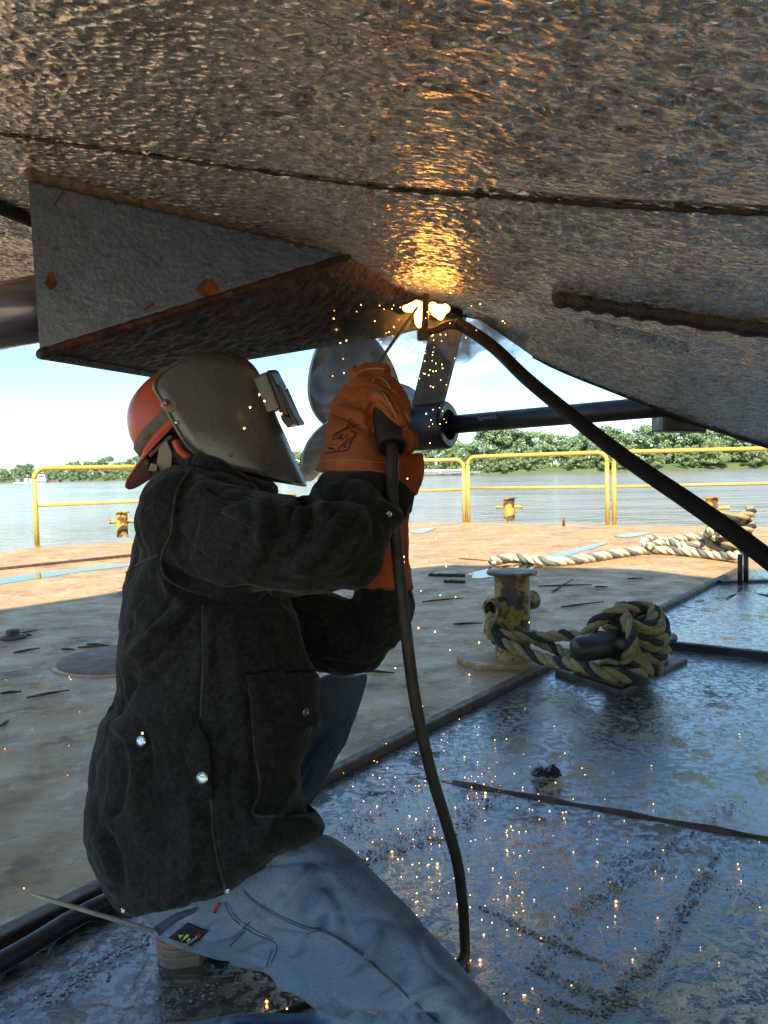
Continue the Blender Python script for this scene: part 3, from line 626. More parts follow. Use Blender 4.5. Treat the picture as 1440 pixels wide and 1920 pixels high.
crumbs([(690, 1600), (680, 1620), (760, 1590), (850, 1560), (930, 1490)], 160, 8, 0.003, 0.009)
crumbs([(1140, 1620), (1200, 1600), (1290, 1590)], 120, 8, 0.0015, 0.005)
crumbs([(1110, 1680), (1180, 1690)], 60, 4, 0.0015, 0.005)
crumbs([(1210, 1630), (1300, 1640), (1440, 1700)], 120, 9, 0.0015, 0.004)
for _ in range(1700):
    x, y = rr.uniform(560, 1440), rr.uniform(1330, 1920)
    s, t_ = st_of(D(x, y))
    if t_ > 0.02: CR.append(crumb_vf(D(x, y, 0.0165), rr.uniform(0.0008, 0.0028), rr, 0.5))
for _ in range(500):
    x, y = rr.uniform(1060, 1440), rr.uniform(1120, 1400)
    s, t_ = st_of(D(x, y))
    if t_ > 0.02: CR.append(crumb_vf(D(x, y, 0.0165), rr.uniform(0.001, 0.005), rr, 0.4))
for _ in range(220):
    x, y = rr.uniform(0, 900), rr.uniform(1120, 1400); CR.append(crumb_vf(D(x, y, 0.005), rr.uniform(0.001, 0.006), rr, 0.5))
o = mk('scale_crumbs', *join_vf(CR), M['crumb'], None, False); tag(o, 'wet rust scale and slag crumbs scattered over the deck', 'debris', kind='stuff')

# ------------------------------------------------------------------ railings and bitts
def railing(x0, d0, x1, d1, hgt, lab, ends=(1, 1), rad=0.032, mid=0.53):
    a = Vector((x0, d0, 0)); b = Vector((x1, d1, 0)); u = (b - a).normalized(); up = Vector((0, 0, 1)); t = thing('deck_railing', a, lab, 'railing', 'yellow deck railings')
    rc = 0.14
    def arc(c, s): return [c - u * s * rc * math.cos(k * math.pi / 16) + up * rc * math.sin(k * math.pi / 16) for k in range(0, 9)]
    pth = []
    if ends[0]:
        tube('post', [a - up * 0.01, a + up * (hgt - rc)] , rad, M['yellow'], t)
        pth += arc(a + u * rc + up * (hgt - rc), 1)
    else: pth += [a + up * hgt]
    if ends[1]:
        pth += list(reversed(arc(b - u * rc + up * (hgt - rc), -1)))
        tube('post', [b - up * 0.01, b + up * (hgt - rc)], rad, M['yellow'], t)
    else: pth += [b + up * hgt]
    tube('top_rail', pth, rad * 1.003, M['yellow'], t)
    tube('mid_rail', [a + u * rad + up * hgt * mid, b - u * rad + up * hgt * mid], rad * 0.7, M['yellow'], t)
    for q in ((a,) if ends[0] else ()) + ((b,) if ends[1] else ()):
        lathe('foot_plate', [(0, 0), (0.05, 0), (0.05, 0.008), (0, 0.009)], q + up * 0.001, up, M['yellow'], t, 12)
p = D(70, 1026); q = D(560, 992); railing(p.x, p.y, q.x, q.y, 1.06, 'yellow pipe railing at left, behind the hard hat', (1, 0))
p = D(690, 986); q = D(871, 981); railing(p.x, p.y, q.x, q.y, 1.08, 'yellow pipe railing section just right of the far glove', (0, 1))
p = D(879, 981); q = D(1139, 986); railing(p.x, p.y, q.x, q.y, 1.12, 'middle yellow pipe railing section with the bitt before it', (1, 1))
p = D(1152, 986); q = D(1640, 975); railing(p.x, p.y, q.x, q.y, 1.12, 'rightmost yellow pipe railing section, crossed by the black cable', (1, 0))
def bitt(c, h, r, mat, lab, ang, bar=0.16, br=0.03, base=0.0, flange=1.35, plate_=None, openend=False):
    c = Vector(c); t = thing('mooring_bitt', c, lab, 'bitt', 'mooring bitts'); up = Vector((0, 0, 1))
    lathe('post', [(0, 0), (r * 1.04, 0), (r, 0.01), (r, h - 0.012), (0, h - 0.012)], c + up * base, up, mat, t, 32)
    lathe('top_flange', [(0, 0), (r * flange, 0), (r * flange * 1.02, 0.006), (r * flange, 0.014), (r * flange * .8, 0.017), (0, 0.018)], c + up * (base + h - 0.0121), up, mat, t, 32)
    u = Vector((math.cos(ang), math.sin(ang), 0)); z = c + up * (base + h * 0.62)
    for s in (1, -1):
        pr = [(0, r * 0.7), (br, r * 0.7), (br, r + bar), (br * 0.72, r + bar), (br * 0.70, r + bar - 0.05), (0, r + bar - 0.05)]
        lathe('cross_bar', pr, z, u * s, mat, t, 20)
    if plate_:
        pl = [(c.x + x, c.y + y) for x, y in plate_]
        oo = mk('base_plate', *prism_vf(pl, 0.0, base), M['deck_dry'], t, False); bevel(oo, 0.006)
c = D(230, 1007); bitt(c, 0.385, 0.085, M['bittyellow'], 'yellow rusty bitt on the left rim behind the jacket', 0.15, 0.11)
c = D(955, 977); bitt(c, 0.40, 0.095, M['bittyellow'], 'yellow bitt on the far rim in the middle railing section', -0.1, 0.14)
c = D(1335, 986); bitt(c, 0.42, 0.085, M['bittyellow'], 'yellow rusty bitt on the far rim behind the black cable', -0.1, 0.16)
c = D(1370, 1043); bitt(c, 0.40, 0.14, M['bittold'], 'brown bitt wrapped in pale rope at the right behind the cable', -1.0, 0.03, 0.05)
c = D(962, 1232, 0.03); c.z = 0
bitt(c, 0.40, 0.081, M['bittold'], 'worn yellow-brown foreground bitt with an open cross pipe', R(222), 0.075, 0.045, 0.03, 1.42,
     [(-0.26, 0.02), (-0.17, -0.13), (0.12, -0.16), (0.21, -0.03), (0.13, 0.17), (-0.14, 0.2)])
BITT = c.copy()
o = tube('deck_pin', [D(1057, 986), D(1057, 986) + Vector((0, 0, 0.13))], 0.02, M['rust']); tag(o, 'short rusty pin standing alone on the sunlit deck', 'pin')
c = D(1392, 1098); pn = thing('pin_stand', (c.x, c.y, 0.015), 'pair of black upright pins on a flat bar at right', 'pins')
for dx in (-0.033, 0.05): tube('pin', [c + Vector((dx, dx, 0.01)), c + Vector((dx, dx, 0.235))], 0.018, M['black'], pn)
a = D(1350, 1096); b = D(1480, 1093); u = (b - a).normalized() ; nn = Vector((-u.y, u.x, 0)) * 0.03
mk('flat_bar', *prism_vf([tuple(x)[:2] for x in (a - nn, b - nn, b + nn, a + nn)], 0.01, 0.03), M['black'], pn, False)
c = D(1420, 1128, 0.02); o = tube('steel_ring', [c + Vector((math.cos(k / 32 * 6.2832) * 0.17, math.sin(k / 32 * 6.2832) * 0.17, 0.012)) for k in range(33)], 0.013, M['black'], None, 8); tag(o, 'black steel ring lying flat on the wet deck at right', 'ring')

# ------------------------------------------------------------------ ropes
def rope(name, path, r, mats, label, pitch=7.0, per=6):
    pth = catmull(path, per); # even spacing
    ln = [0]
    for i in range(1, len(pth)): ln.append(ln[-1] + (pth[i] - pth[i - 1]).length)
    n = max(8, int(ln[-1] / (r * 0.55))); q = []
    j = 0
    for i in range(n + 1):
        s = ln[-1] * i / n
        while j < len(ln) - 2 and ln[j + 1] < s: j += 1
        u = (s - ln[j]) / max(1e-9, ln[j + 1] - ln[j]); q.append(pth[j].lerp(pth[j + 1], min(1, u)))
    T, NN = frames(q); t = thing(name, q[0], label, 'rope')
    for k, m in enumerate(mats):
        sp = []
        for i, p in enumerate(q):
            a = 2 * math.pi * (k / len(mats) + (ln[-1] * i / n) / (pitch * r)); b = T[i].cross(NN[i])
            sp.append(p + (NN[i] * math.cos(a) + b * math.sin(a)) * r * 0.52)
        tube('strand', sp, r * 0.56, m, t, 7)
    return t
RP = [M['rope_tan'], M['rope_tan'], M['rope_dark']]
# foreground: turns round the bitt, over to the cleat, many turns there
cl = D(1165, 1278, 0.05); CLT = Vector((cl.x, cl.y, 0))
cdir = Vector((-0.80, -0.60, 0)).normalized()        # the near horn of the cleat points here
def rp(px, py, d): return P(px, py, d)
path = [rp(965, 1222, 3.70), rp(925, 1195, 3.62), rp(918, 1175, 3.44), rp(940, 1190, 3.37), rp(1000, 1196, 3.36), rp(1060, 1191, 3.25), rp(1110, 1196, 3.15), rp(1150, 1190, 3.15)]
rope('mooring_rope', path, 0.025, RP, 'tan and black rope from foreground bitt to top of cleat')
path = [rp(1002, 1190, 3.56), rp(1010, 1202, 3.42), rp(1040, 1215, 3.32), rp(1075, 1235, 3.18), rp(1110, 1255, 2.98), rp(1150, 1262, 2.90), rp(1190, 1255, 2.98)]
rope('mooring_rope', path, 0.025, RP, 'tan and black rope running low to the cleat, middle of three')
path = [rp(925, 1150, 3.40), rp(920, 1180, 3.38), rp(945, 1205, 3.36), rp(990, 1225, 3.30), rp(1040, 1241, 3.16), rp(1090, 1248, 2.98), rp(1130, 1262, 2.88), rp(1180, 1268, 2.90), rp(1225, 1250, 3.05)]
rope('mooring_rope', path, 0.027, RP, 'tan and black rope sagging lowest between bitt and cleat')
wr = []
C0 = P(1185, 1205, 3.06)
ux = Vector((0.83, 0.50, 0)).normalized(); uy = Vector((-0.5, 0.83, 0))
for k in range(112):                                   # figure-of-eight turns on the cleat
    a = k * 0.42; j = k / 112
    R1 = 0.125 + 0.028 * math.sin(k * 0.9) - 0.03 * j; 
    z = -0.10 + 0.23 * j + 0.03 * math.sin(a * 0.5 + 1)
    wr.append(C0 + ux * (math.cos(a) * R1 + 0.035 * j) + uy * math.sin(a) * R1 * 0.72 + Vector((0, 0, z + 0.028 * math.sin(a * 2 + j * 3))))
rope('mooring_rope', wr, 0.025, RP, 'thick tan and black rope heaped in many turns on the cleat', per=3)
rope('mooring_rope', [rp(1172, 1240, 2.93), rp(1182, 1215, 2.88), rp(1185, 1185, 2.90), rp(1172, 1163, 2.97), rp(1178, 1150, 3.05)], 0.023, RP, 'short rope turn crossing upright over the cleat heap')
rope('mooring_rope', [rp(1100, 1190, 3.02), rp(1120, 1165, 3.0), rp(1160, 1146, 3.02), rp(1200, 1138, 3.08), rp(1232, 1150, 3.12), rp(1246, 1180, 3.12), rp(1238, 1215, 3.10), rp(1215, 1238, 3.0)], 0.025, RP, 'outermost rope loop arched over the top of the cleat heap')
# cleat itself
ct = thing('deck_cleat', CLT, 'black horn cleat on a welded base plate under the rope heap', 'cleat')
hz = 0.175
horn = [P(1077, 1219, 2.86), P(1090, 1217, 2.87), P(1130, 1210, 2.93), P(1180, 1205, 3.03), P(1230, 1200, 3.13), P(1262, 1196, 3.2)]
tube('horn', catmull(horn, 5), [0.022 + 0.030 * math.sin(math.pi * min(1, 0.12 + k / 26)) ** 0.6 for k in range(len(catmull(horn, 5)))], M['black'], ct, 14)
cc = Vector((C0.x, C0.y, 0))
lathe('pedestal', [(0, 0), (0.085, 0), (0.06, 0.05), (0.055, 0.13), (0, 0.14)], cc + Vector((0, 0, 0.035)), (0, 0, 1), M['black'], ct, 20)
bp_ = [D(1040, 1268), D(1165, 1310), D(1290, 1248), D(1180, 1222)]
o = mk('base_plate', *prism_vf([(p.x, p.y) for p in bp_], 0.0, 0.032), M['curb'], ct, False); bevel(o, 0.006)
bq = [D(1075, 1262, .034), D(1165, 1290, .034), D(1255, 1243, .034), D(1175, 1225, .034)]
o = mk('doubler_plate', *prism_vf([(p.x, p.y) for p in bq], 0.0325, 0.05), M['curb'], ct, False); bevel(o, 0.006)
# sunlit ropes
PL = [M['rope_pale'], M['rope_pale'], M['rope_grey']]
def dz(px, py, z=0.05): return D(px, py, z)
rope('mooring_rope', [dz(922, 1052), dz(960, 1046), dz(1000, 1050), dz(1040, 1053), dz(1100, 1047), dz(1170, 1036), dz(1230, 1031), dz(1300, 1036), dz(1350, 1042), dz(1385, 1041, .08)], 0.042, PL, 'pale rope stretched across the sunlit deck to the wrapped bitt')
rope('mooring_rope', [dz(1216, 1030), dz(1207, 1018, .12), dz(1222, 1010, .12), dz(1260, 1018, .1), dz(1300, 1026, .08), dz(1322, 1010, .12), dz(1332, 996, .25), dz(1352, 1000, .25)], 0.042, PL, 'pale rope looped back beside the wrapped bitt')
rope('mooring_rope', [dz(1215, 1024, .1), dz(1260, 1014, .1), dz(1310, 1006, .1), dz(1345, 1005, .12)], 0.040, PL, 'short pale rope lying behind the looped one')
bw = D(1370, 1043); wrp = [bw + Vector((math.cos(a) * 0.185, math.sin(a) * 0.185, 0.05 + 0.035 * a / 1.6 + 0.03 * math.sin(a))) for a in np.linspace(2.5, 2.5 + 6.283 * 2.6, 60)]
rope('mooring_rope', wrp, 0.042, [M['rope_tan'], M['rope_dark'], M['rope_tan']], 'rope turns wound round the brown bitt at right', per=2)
# hose along the curb, lower left
hz_ = [ST(-1.2, 0.10, 0.026), ST(-0.35, 0.09, 0.028), ST(-0.02, 0.075, 0.028), ST(0.12, 0.06, 0.028), ST(0.35, 0.07, 0.026), ST(0.6, 0.09, 0.026)]
o = tube('air_hose', catmull(hz_, 8), 0.018, M['black'], None, 12); tag(o, 'dark wet hose lying along the curb at lower left', 'hose')

# ------------------------------------------------------------------ boat overhead
SC = 0.82
ctl = [(0, 0, .92), (720, 0, .82), (1440, 0, .72), (0, 250, 1.35), (400, 310, 1.36), (760, 360, 1.35), (1100, 380, 1.30), (1440, 395, 1.22),
       (0, 420, 1.95), (650, 480, 1.85), (1040, 550, 1.9), (1440, 610, 1.85), (0, 530, 2.5), (800, 560, 2.25), (900, 597, 2.6), (1000, 668, 2.75), (1090, 709, 2.88), (1170, 740, 3.0),
       (1300, 790, 3.15), (1440, 835, 3.3), (1250, 650, 2.3), (1440, 720, 2.55), (1150, 640, 2.35)]
cw = [P(a, b, d * SC) for a, b, d in ctl] + [Vector(q) for q in ((2.3, 3.0, 0.72), (2.2, 1.3, 0.98), (2.2, 0, 1.05), (0, -2, 1.27), (-1.5, -2, 1.42), (1.5, -2, 1.13), (-2.6, 2.1, 1.62), (-2.6, 0, 1.58), (3.6, 3.4, .55), (3.6, 0, .9), (0, -6, 1.25), (3.6, -6, .9), (-2.6, -6, 1.5))]
cp = np.array([(v.x, v.y) for v in cw]); cz = np.array([v.z for v in cw])
def tps(r): return np.where(r > 1e-9, r * r * np.log(np.maximum(r, 1e-9)), 0)
K = tps(np.linalg.norm(cp[:, None] - cp[None], axis=2)) + 0.002 * np.eye(len(cp)); Pm = np.c_[np.ones(len(cp)), cp]
A_ = np.block([[K, Pm], [Pm.T, np.zeros((3, 3))]]); sol = np.linalg.solve(A_, np.r_[cz, 0, 0, 0]); WA, WB = sol[:-3], sol[-3:]
def hullz(xy):
    xy = np.atleast_2d(np.asarray(xy, float)); out = np.empty(len(xy))
    for i in range(0, len(xy), 20000):
        b = xy[i:i + 20000]; out[i:i + 20000] = tps(np.linalg.norm(b[:, None] - cp[None], axis=2)) @ WA + np.c_[np.ones(len(b)), b] @ WB
    return out
ep = [P(0, 530, 2.5 * SC), P(900, 597, 2.6 * SC), P(1000, 668, 2.75 * SC), P(1090, 709, 2.88 * SC), P(1170, 740, 3.0 * SC), P(1300, 790, 3.15 * SC), P(1440, 835, 3.3 * SC)]
EX = [-3.0] + [p.x for p in ep] + [2.3, 4.2]; EY = [2.0] + [p.y for p in ep] + [3.0, 3.5]
def edge_y(x): return np.interp(x, EX, EY)
gx = np.r_[np.linspace(-1.35, -1.2, 4)[:-1], np.arange(-1.2, 1.75, 0.005), np.linspace(1.75, 4.0, 20)]
tv = np.r_[np.linspace(-2.2, 0.15, 14)[:-1], np.linspace(0.15, 9, 430)]
rows = []
nv_ = len(tv); ey = edge_y(gx)
XY = np.empty((len(gx), nv_, 2))
for j, t in enumerate(tv):
    if t <= 0.15: y = np.full(len(gx), t)
    else: y = 0.15 + (t - 0.15) / (9 - 0.15) * (ey - 0.15)
    XY[:, j, 0] = gx; XY[:, j, 1] = y
xy = XY.reshape(-1, 2); z = hullz(xy)
co = np.c_[xy, z]
act = (co[:, 1] > 0.1) & (co[:, 0] > -1.3) & (co[:, 0] < 1.8)
idx = np.nonzero(act)[0]; c2 = co[idx]
n1 = np.empty(len(idx)); n2 = np.empty(len(idx))
for k, c in enumerate(c2):          # pitted coating: a broken net of ridges between shallow pits
    q = Vector((c[0] * 34, c[1] * 58 + c[0] * 7, 0.3)); wv = noise.noise(q * 0.5); q += Vector((wv * 0.9, noise.noise(q * 0.45 + Vector((9, 2, 1))) * 0.9, 0))
    f = noise.voronoi(q)[0]; n2[k] = noise.noise(Vector((c[0] * 7, c[1] * 7, 4.1)))
    n1[k] = math.exp(-((f[1] - f[0]) / 0.26) ** 2) * (0.65 + 0.55 * noise.noise(q * 0.9 + Vector((3, 3, 3)))) - 0.35 * (1 - min(1, f[0])) + 0.30 * wv
amp = 0.0034 * np.clip(0.85 + 0.8 * n2, 0.35, 1.5)
rip = -n1 * amp
co[idx, 2] += rip
# weld seam, bar, slits pressed into / standing off the plating
pix, dd = PIX(co[idx])
def add_line(poly, wd, h, step=0):
    dist, side, t = seg_dist(pix, spl2(poly, 5)); g = np.exp(-(dist / wd) ** 2)
    co[idx, 2] -= g * h * (1 + 0.5 * n1)
add_line([(-40, 245), (0, 250), (400, 308), (760, 357), (1000, 372)], 5, -0.005)
add_line([(900, 366), (1000, 372), (1100, 382), (1440, 400), (1600, 405)], 9, -0.008)
add_line([(1100, 606), (1200, 630), (1290, 652)], 6, -0.016)
add_line([(1320, 650), (1390, 668)], 14, -0.012)
faces = []
for i in range(len(gx) - 1):
    b = i * nv_
    faces += [(b + j, b + j + 1, b + nv_ + j + 1, b + nv_ + j) for j in range(nv_ - 1)]
boat = thing('boat_hull', (0, -2, 1.2), 'rough dark underside of a boat raised above the deck', 'boat')
hb = mk('bottom_plating', co, faces, M['hull'], boat)
# unseen sides and top, shaped to cast the shadow on the deck
TOP = [(-4.4, -2.3), (-3.42, -1.73), (-2.82, -1.0), (-0.09, 0.19), (1.48, -0.41), (1.82, -1.03), (4.0, -1.0)]
bx = np.linspace(-1.35, 4.0, 60); byy = edge_y(bx); bz = hullz(np.c_[bx, byy])
tp = []
for x in bx:
    s = (x + 1.35) / 5.35 * 8.4 - 4.4; tp.append((s, float(np.interp(s, [p[0] for p in TOP], [p[1] for p in TOP]))))
V = []; Fc = []
for i in range(60):
    V += [(bx[i], byy[i], bz[i] - 0.004), (bx[i] , byy[i] + 0.015, bz[i] + 0.035), (tp[i][0], tp[i][1], 7.0)]
    if i:
        for k in (0, 1): Fc.append((3 * (i - 1) + k, 3 * i + k, 3 * i + k + 1, 3 * (i - 1) + k + 1))
n0 = len(V); V += [(-4.4, -2.6, 7.0), (4.0, -2.6, 7.0), (-1.35, -2.2, float(hullz([(-1.35, -2.2)])[0])), (4.0, -2.2, float(hullz([(4.0, -2.2)])[0]))]
Fc.append(tuple([3 * i + 2 for i in range(60)] + [n0 + 1, n0])); Fc.append((n0, n0 + 1, n0 + 3, n0 + 2)); Fc.append((n0, 2, 1, 0, n0 + 2)); Fc.append((n0 + 3, 177, 178, 179, n0 + 1))
mk('hull_side', V, Fc, M['hull_side'], boat, False)
HB = bvh_of(hb)
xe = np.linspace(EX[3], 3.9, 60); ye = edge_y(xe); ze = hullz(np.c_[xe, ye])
tube('shaded_rim_strip', [(a, b + 0.004, c - 0.002) for a, b, c in zip(xe, ye, ze)], [0.004 + 0.010 * min(1, k / 25) for k in range(60)], M['hull_side'], boat, 8)  # black strip added for the shaded rim of the side plating
def hp_(px, py, off=0.0): return hit(HB, px, py, off, 1.6)[0]
sq = [hp_(x, y, 0.001) for x, y in spl2([(-40, 245), (0, 250), (200, 280), (400, 308), (600, 336), (760, 357), (900, 366), (1000, 373), (1100, 381), (1270, 391), (1440, 399), (1600, 405), (1900, 416), (2300, 430)], 14)]
tube('seam_shadow_line', sq, [0.0022 + 0.0022 * min(1, max(0, (k - 60) / 60)) + 0.0012 * math.sin(k * 1.3) for k in range(len(sq))], M['skeg_under'], boat, 7)  # dark strip laid along the weld as its painted shadow line
# rough-edged welded bar; shade of its near side put into the dark coating
q = [hp_(x, y, 0.006) for x, y in spl2([(1036, 551), (1130, 566), (1250, 584), (1440, 612), (1560, 630), (1800, 666)], 10)]
tube('welded_bar', q, [0.006] + [0.019 + 0.003 * math.sin(i * 1.7) for i in range(len(q) - 1)], M['skeg_under'], boat, 10)
q = [hp_(x, y, 0.010) for x, y in spl2([(-60, 352), (0, 379), (60, 404)], 6)]
tube('welded_bar', q, 0.014, M['hull_side'], boat, 8)
# the skeg wedge
Bp, Ep, Fp, Gp, Cp, Ap = P(75, 664, 1.30), P(300, 703, 1.72), P(745, 628, 1.93), P(868, 598, 2.06), P(655, 478, 1.52), P(52, 331, 1.265)
skeg = thing('hull_skeg', Bp, 'wedge-shaped blue-grey steel skeg hanging under the boat', 'skeg')
def quad_grid(name, p00, p10, p11, p01, nu, nv, mat, parent, amp, sc, push=None, seed=1):
    V = []
    for i in range(nu + 1):
        for j in range(nv + 1):
            u, v_ = i / nu, j / nv; V.append(p00 * (1 - u) * (1 - v_) + p10 * u * (1 - v_) + p11 * u * v_ + p01 * (1 - u) * v_)
    n = (p10 - p00).cross(p01 - p00).normalized()
    out = []
    for k, p in enumerate(V):
        i, j = divmod(k, nv + 1); e = min(1, 8 * min(i / nu, 1 - i / nu, j / nv, 1 - j / nv))
        out.append(p + n * (amp * (noise.noise(p * sc + Vector((seed, 0, 0))) + .5 * noise.noise(p * sc * 2.3)) * e))
    Fc = [(i * (nv + 1) + j, (i + 1) * (nv + 1) + j, (i + 1) * (nv + 1) + j + 1, i * (nv + 1) + j + 1) for i in range(nu) for j in range(nv)]
    return mk(name, out, Fc, mat, parent)
A2 = Vector((Bp.x - 0.012, Ap.y, float(hullz([(Ap.x, Ap.y)])[0]) + 0.02))
A2 = Ap + Vector((0, 0, 0.004)); Cl = Cp + Vector((0.0, 0.0, -0.004))
np_ = quad_grid('side_plate', Bp, Cl, Cp + Vector((0.004, 0, 0.012)), A2, 150, 80, M['bluepaint'], skeg, 0.0005, 120)
quad_grid('bottom_plate', Bp, Ep, Fp, Cl, 120, 150, M['skeg_under'], skeg, 0.0035, 45)
quad_grid('bottom_plate', Fp, Gp, Gp.lerp(Cl, .5) + Vector((.0, 0, .0)), Cl, 60, 60, M['skeg_under'], skeg, 0.0035, 45)
Eu = Ep + Vector((0, 0, 0.35)); Fu = Fp + Vector((0, 0, .2)); Bu = A2
mk('end_plate', [Bp, Bu, Eu, Ep], [(0, 1, 2, 3)], M['bluepaint'], skeg, False)
mk('far_plate', [Ep, Eu, Fu, Gp + Vector((0, 0, .2)), Gp, Fp], [(0, 1, 2, 5), (5, 2, 3, 4)], M['skeg_under'], skeg, False)
tube('edge_rust', catmull([Bp + Vector((0, 0, .0)), Bp.lerp(Cl, .33) + Vector((0, -.001, -.001)), Bp.lerp(Cl, .66), Cl], 20), [0.009 + 0.003 * noise.noise(Vector((k * .7, 0, 0))) for k in range(61)], M['rustdark'], skeg, 8)
tube('edge_rust', catmull([Bp, Bp.lerp(Ep, .5), Ep], 12), 0.009, M['skeg_under'], skeg, 8)
wl = [A2.lerp(Cp + Vector((0, 0, .008)), k / 60) for k in range(61)]
tube('top_weld', [p + Vector((0, -0.006, 0.002)) for p in wl], [0.014 + 0.002 * math.sin(k * 2.2) for k in range(61)], M['tanweld'], skeg, 8)
SK = bvh_of(np_)
for x, y, r in ((96, 526, 13), (390, 540, 20)):
    surf_patch('rust_spot', SK, [(x + r * math.cos(a) * (1 + .2 * math.sin(3 * a)) * (.8 if x < 100 else 1), y + r * math.sin(a) * (1.25 if x < 100 else .8)) for a in np.linspace(0, 6.2, 16)[:-1]], M['rust'], skeg, 0.003, 1)
surf_tube('twig', SK, [(100, 384), (108, 372), (116, 361)], 0.0018, M['rod'], skeg, 0.004)
surf_tube('twig', SK, [(270, 580), (280, 574), (288, 570)], 0.002, M['rust'], skeg, 0.003)
o = tube('stern_tube', [P(-260, 640, 1.85), P(30, 587, 1.85), P(140, 567, 1.85)], 0.079, M['shaft'], None, 32); tag(o, 'thick shiny steel stern tube left of the skeg', 'shaft')
# propeller, strut, shaft
h0 = P(838, 797, 3.05); h1 = P(1300, 757, 2.55); axd = (h1 - h0).normalized()
pr = thing('boat_propeller', h0 - axd * 0.3, 'bronze propeller with broad blades behind the gloved hands', 'propeller')
hubc = h0 - axd * 0.40
lathe('hub', [(0, -0.16), (0.03, -0.15), (0.06, -0.08), (0.075, 0), (0.075, 0.10), (0, 0.10)], hubc, axd, M['prop'], pr, 24)
e1 = Vector((0, 0, 1)) - axd * axd.z; e1.normalize(); e2 = axd.cross(e1)
if e2.x > 0: e2 = -e2      # e2 points left in the view
for ang in (24, 104, 204, 292):
    a = R(ang); rad = e1 * math.cos(a) + e2 * math.sin(a); tan = axd.cross(rad)
    V = []; nu, nw = 16, 10
    for i in range(nu + 1):
        r = 0.05 + 0.44 * i / nu; wd_ = 0.19 * math.sin(math.pi * min(1, 0.12 + 0.88 * (i / nu)) ** 0.75) ** 0.5 if i < nu else 0.02
        tw = -R(62 - 38 * i / nu)
        for j in range(nw + 1):
            s = (j / nw - 0.5) * 2 * wd_; V.append(hubc + rad * r + (tan * math.cos(tw) + axd * math.sin(tw)) * s + axd * 0.02 * math.cos(s * 8))
    n1_ = len(V); V += [p + axd * 0.012 for p in V]; W = nw + 1; Fc = []
    for i in range(nu):
        for j in range(nw):
            q = (i * W + j, i * W + j + 1, (i + 1) * W + j + 1, (i + 1) * W + j); Fc.append(q); Fc.append(tuple(k + n1_ for k in reversed(q)))
    rim = [i * W for i in range(nu + 1)] + [nu * W + j for j in range(1, W)] + [i * W + nw for i in range(nu - 1, -1, -1)]
    for k in range(len(rim) - 1): Fc.append((rim[k], rim[k] + n1_, rim[k + 1] + n1_, rim[k + 1]))
    mk('blade', V, Fc, M['prop'], pr)
st = thing('shaft_strut', h0, 'black shaft bearing with its sloping strut arm', 'strut')
lathe('bearing_barrel', [(0, -0.20), (0.088, -0.20), (0.096, -0.185), (0.096, 0), (0.085, 0.012), (0.062, 0.012), (0.06, -0.03), (0, -0.03)], h0, axd, M['darksteel'], st, 32)
b0 = P(792, 800, 3.1); b1 = P(842, 600, 2.95); b1 = b0 + (b1 - b0) * 2.6
ww = axd * 0.068; tt_ = Vector((-axd.y, axd.x, 0)) * 0.015; uu = (b1 - b0)
mk('strut_arm', *box_vf(b0 + uu * .5, ww, tt_, uu * .5), M['darksteel'], st, False)
sh = tube('propeller_shaft', [h0 - axd * 0.05, h1, h1 + axd * 0.5], 0.037, M['darksteel'], None, 24); tag(sh, 'long black propeller shaft running right into the hull', 'shaft')
SB = bvh_of(sh)
surf_text('stencil_text', SB, '(Xuodol)', (896, 783), (9.5, -1.0), (1.0, 9.5), M['greyprint'], sh, 0.0008, 2.9)
surf_text('stencil_text', SB, 'AGRIVIVE', (899, 775.5), (6.6, -0.8), (0.6, 6.0), M['greyprint'], sh, 0.0008, 2.9)
bb = P(1272, 786, 2.66); o = mk('keel_block', *box_vf(bb, (0.075, 0, -0.004), (0, 0.06, 0), (0, 0, 0.045)), M['hull_side'], None, False); bevel(o, .006); tag(o, 'small black block under the hull edge above the right railing', 'block')

# ------------------------------------------------------------------ the worker
person = thing('person', D(420, 1790), 'kneeling welder in black jacket, grey hood, orange hard hat and blue jeans', 'person')
def finish(name, co, fc, mat, parent):
    return mk(name, co, fc, mat, parent)
# body under the clothes: one continuous figure
hd = Vector(P(400, 800, 1.37))
parts = [ell((395, 800), 1.37, 0.088, 0.085, 0.118), ploft([(335, 870, 415, 865, 1.36, 0.055), (330, 930, 420, 930, 1.33, 0.06)], 14),
         ploft([(320, 900, 450, 900, 1.30, 0.16), (290, 1050, 470, 1050, 1.25, 0.15), (270, 1250, 480, 1250, 1.22, 0.13), (250, 1450, 470, 1450, 1.18, 0.13), (260, 1640, 460, 1640, 1.16, 0.13)], 20),
         tube_vf([P(370, 980, 1.18), P(630, 1030, 1.09), P(680, 880, 1.25), P(680, 800, 1.29)], [0.05, 0.035, 0.03, 0.028], 12),
         tube_vf([P(440, 1000, 1.40), P(680, 1200, 1.42), P(730, 1020, 1.42), P(750, 920, 1.44)], [0.04, 0.035, 0.028, 0.02], 12),
         tube_vf([P(380, 1640, 1.15), P(860, 1960, 1.03)], [0.055, 0.04], 12), tube_vf([P(880, 1990, 1.02), P(330, 1975, 1.10)], [0.036, 0.028], 12),
         tube_vf([P(400, 1500, 1.35), P(600, 1340, 1.58)], [0.03, 0.024], 12), tube_vf([P(600, 1340, 1.58), P(350, 1740, 1.44)], [0.024, 0.024], 12),
         ell((470, 835), 1.40, 0.03, 0.02, 0.02)]
co, nr, fc = remesh(join_vf(parts), 0.012, 2)
finish('body', co, fc, M['skin'], person)

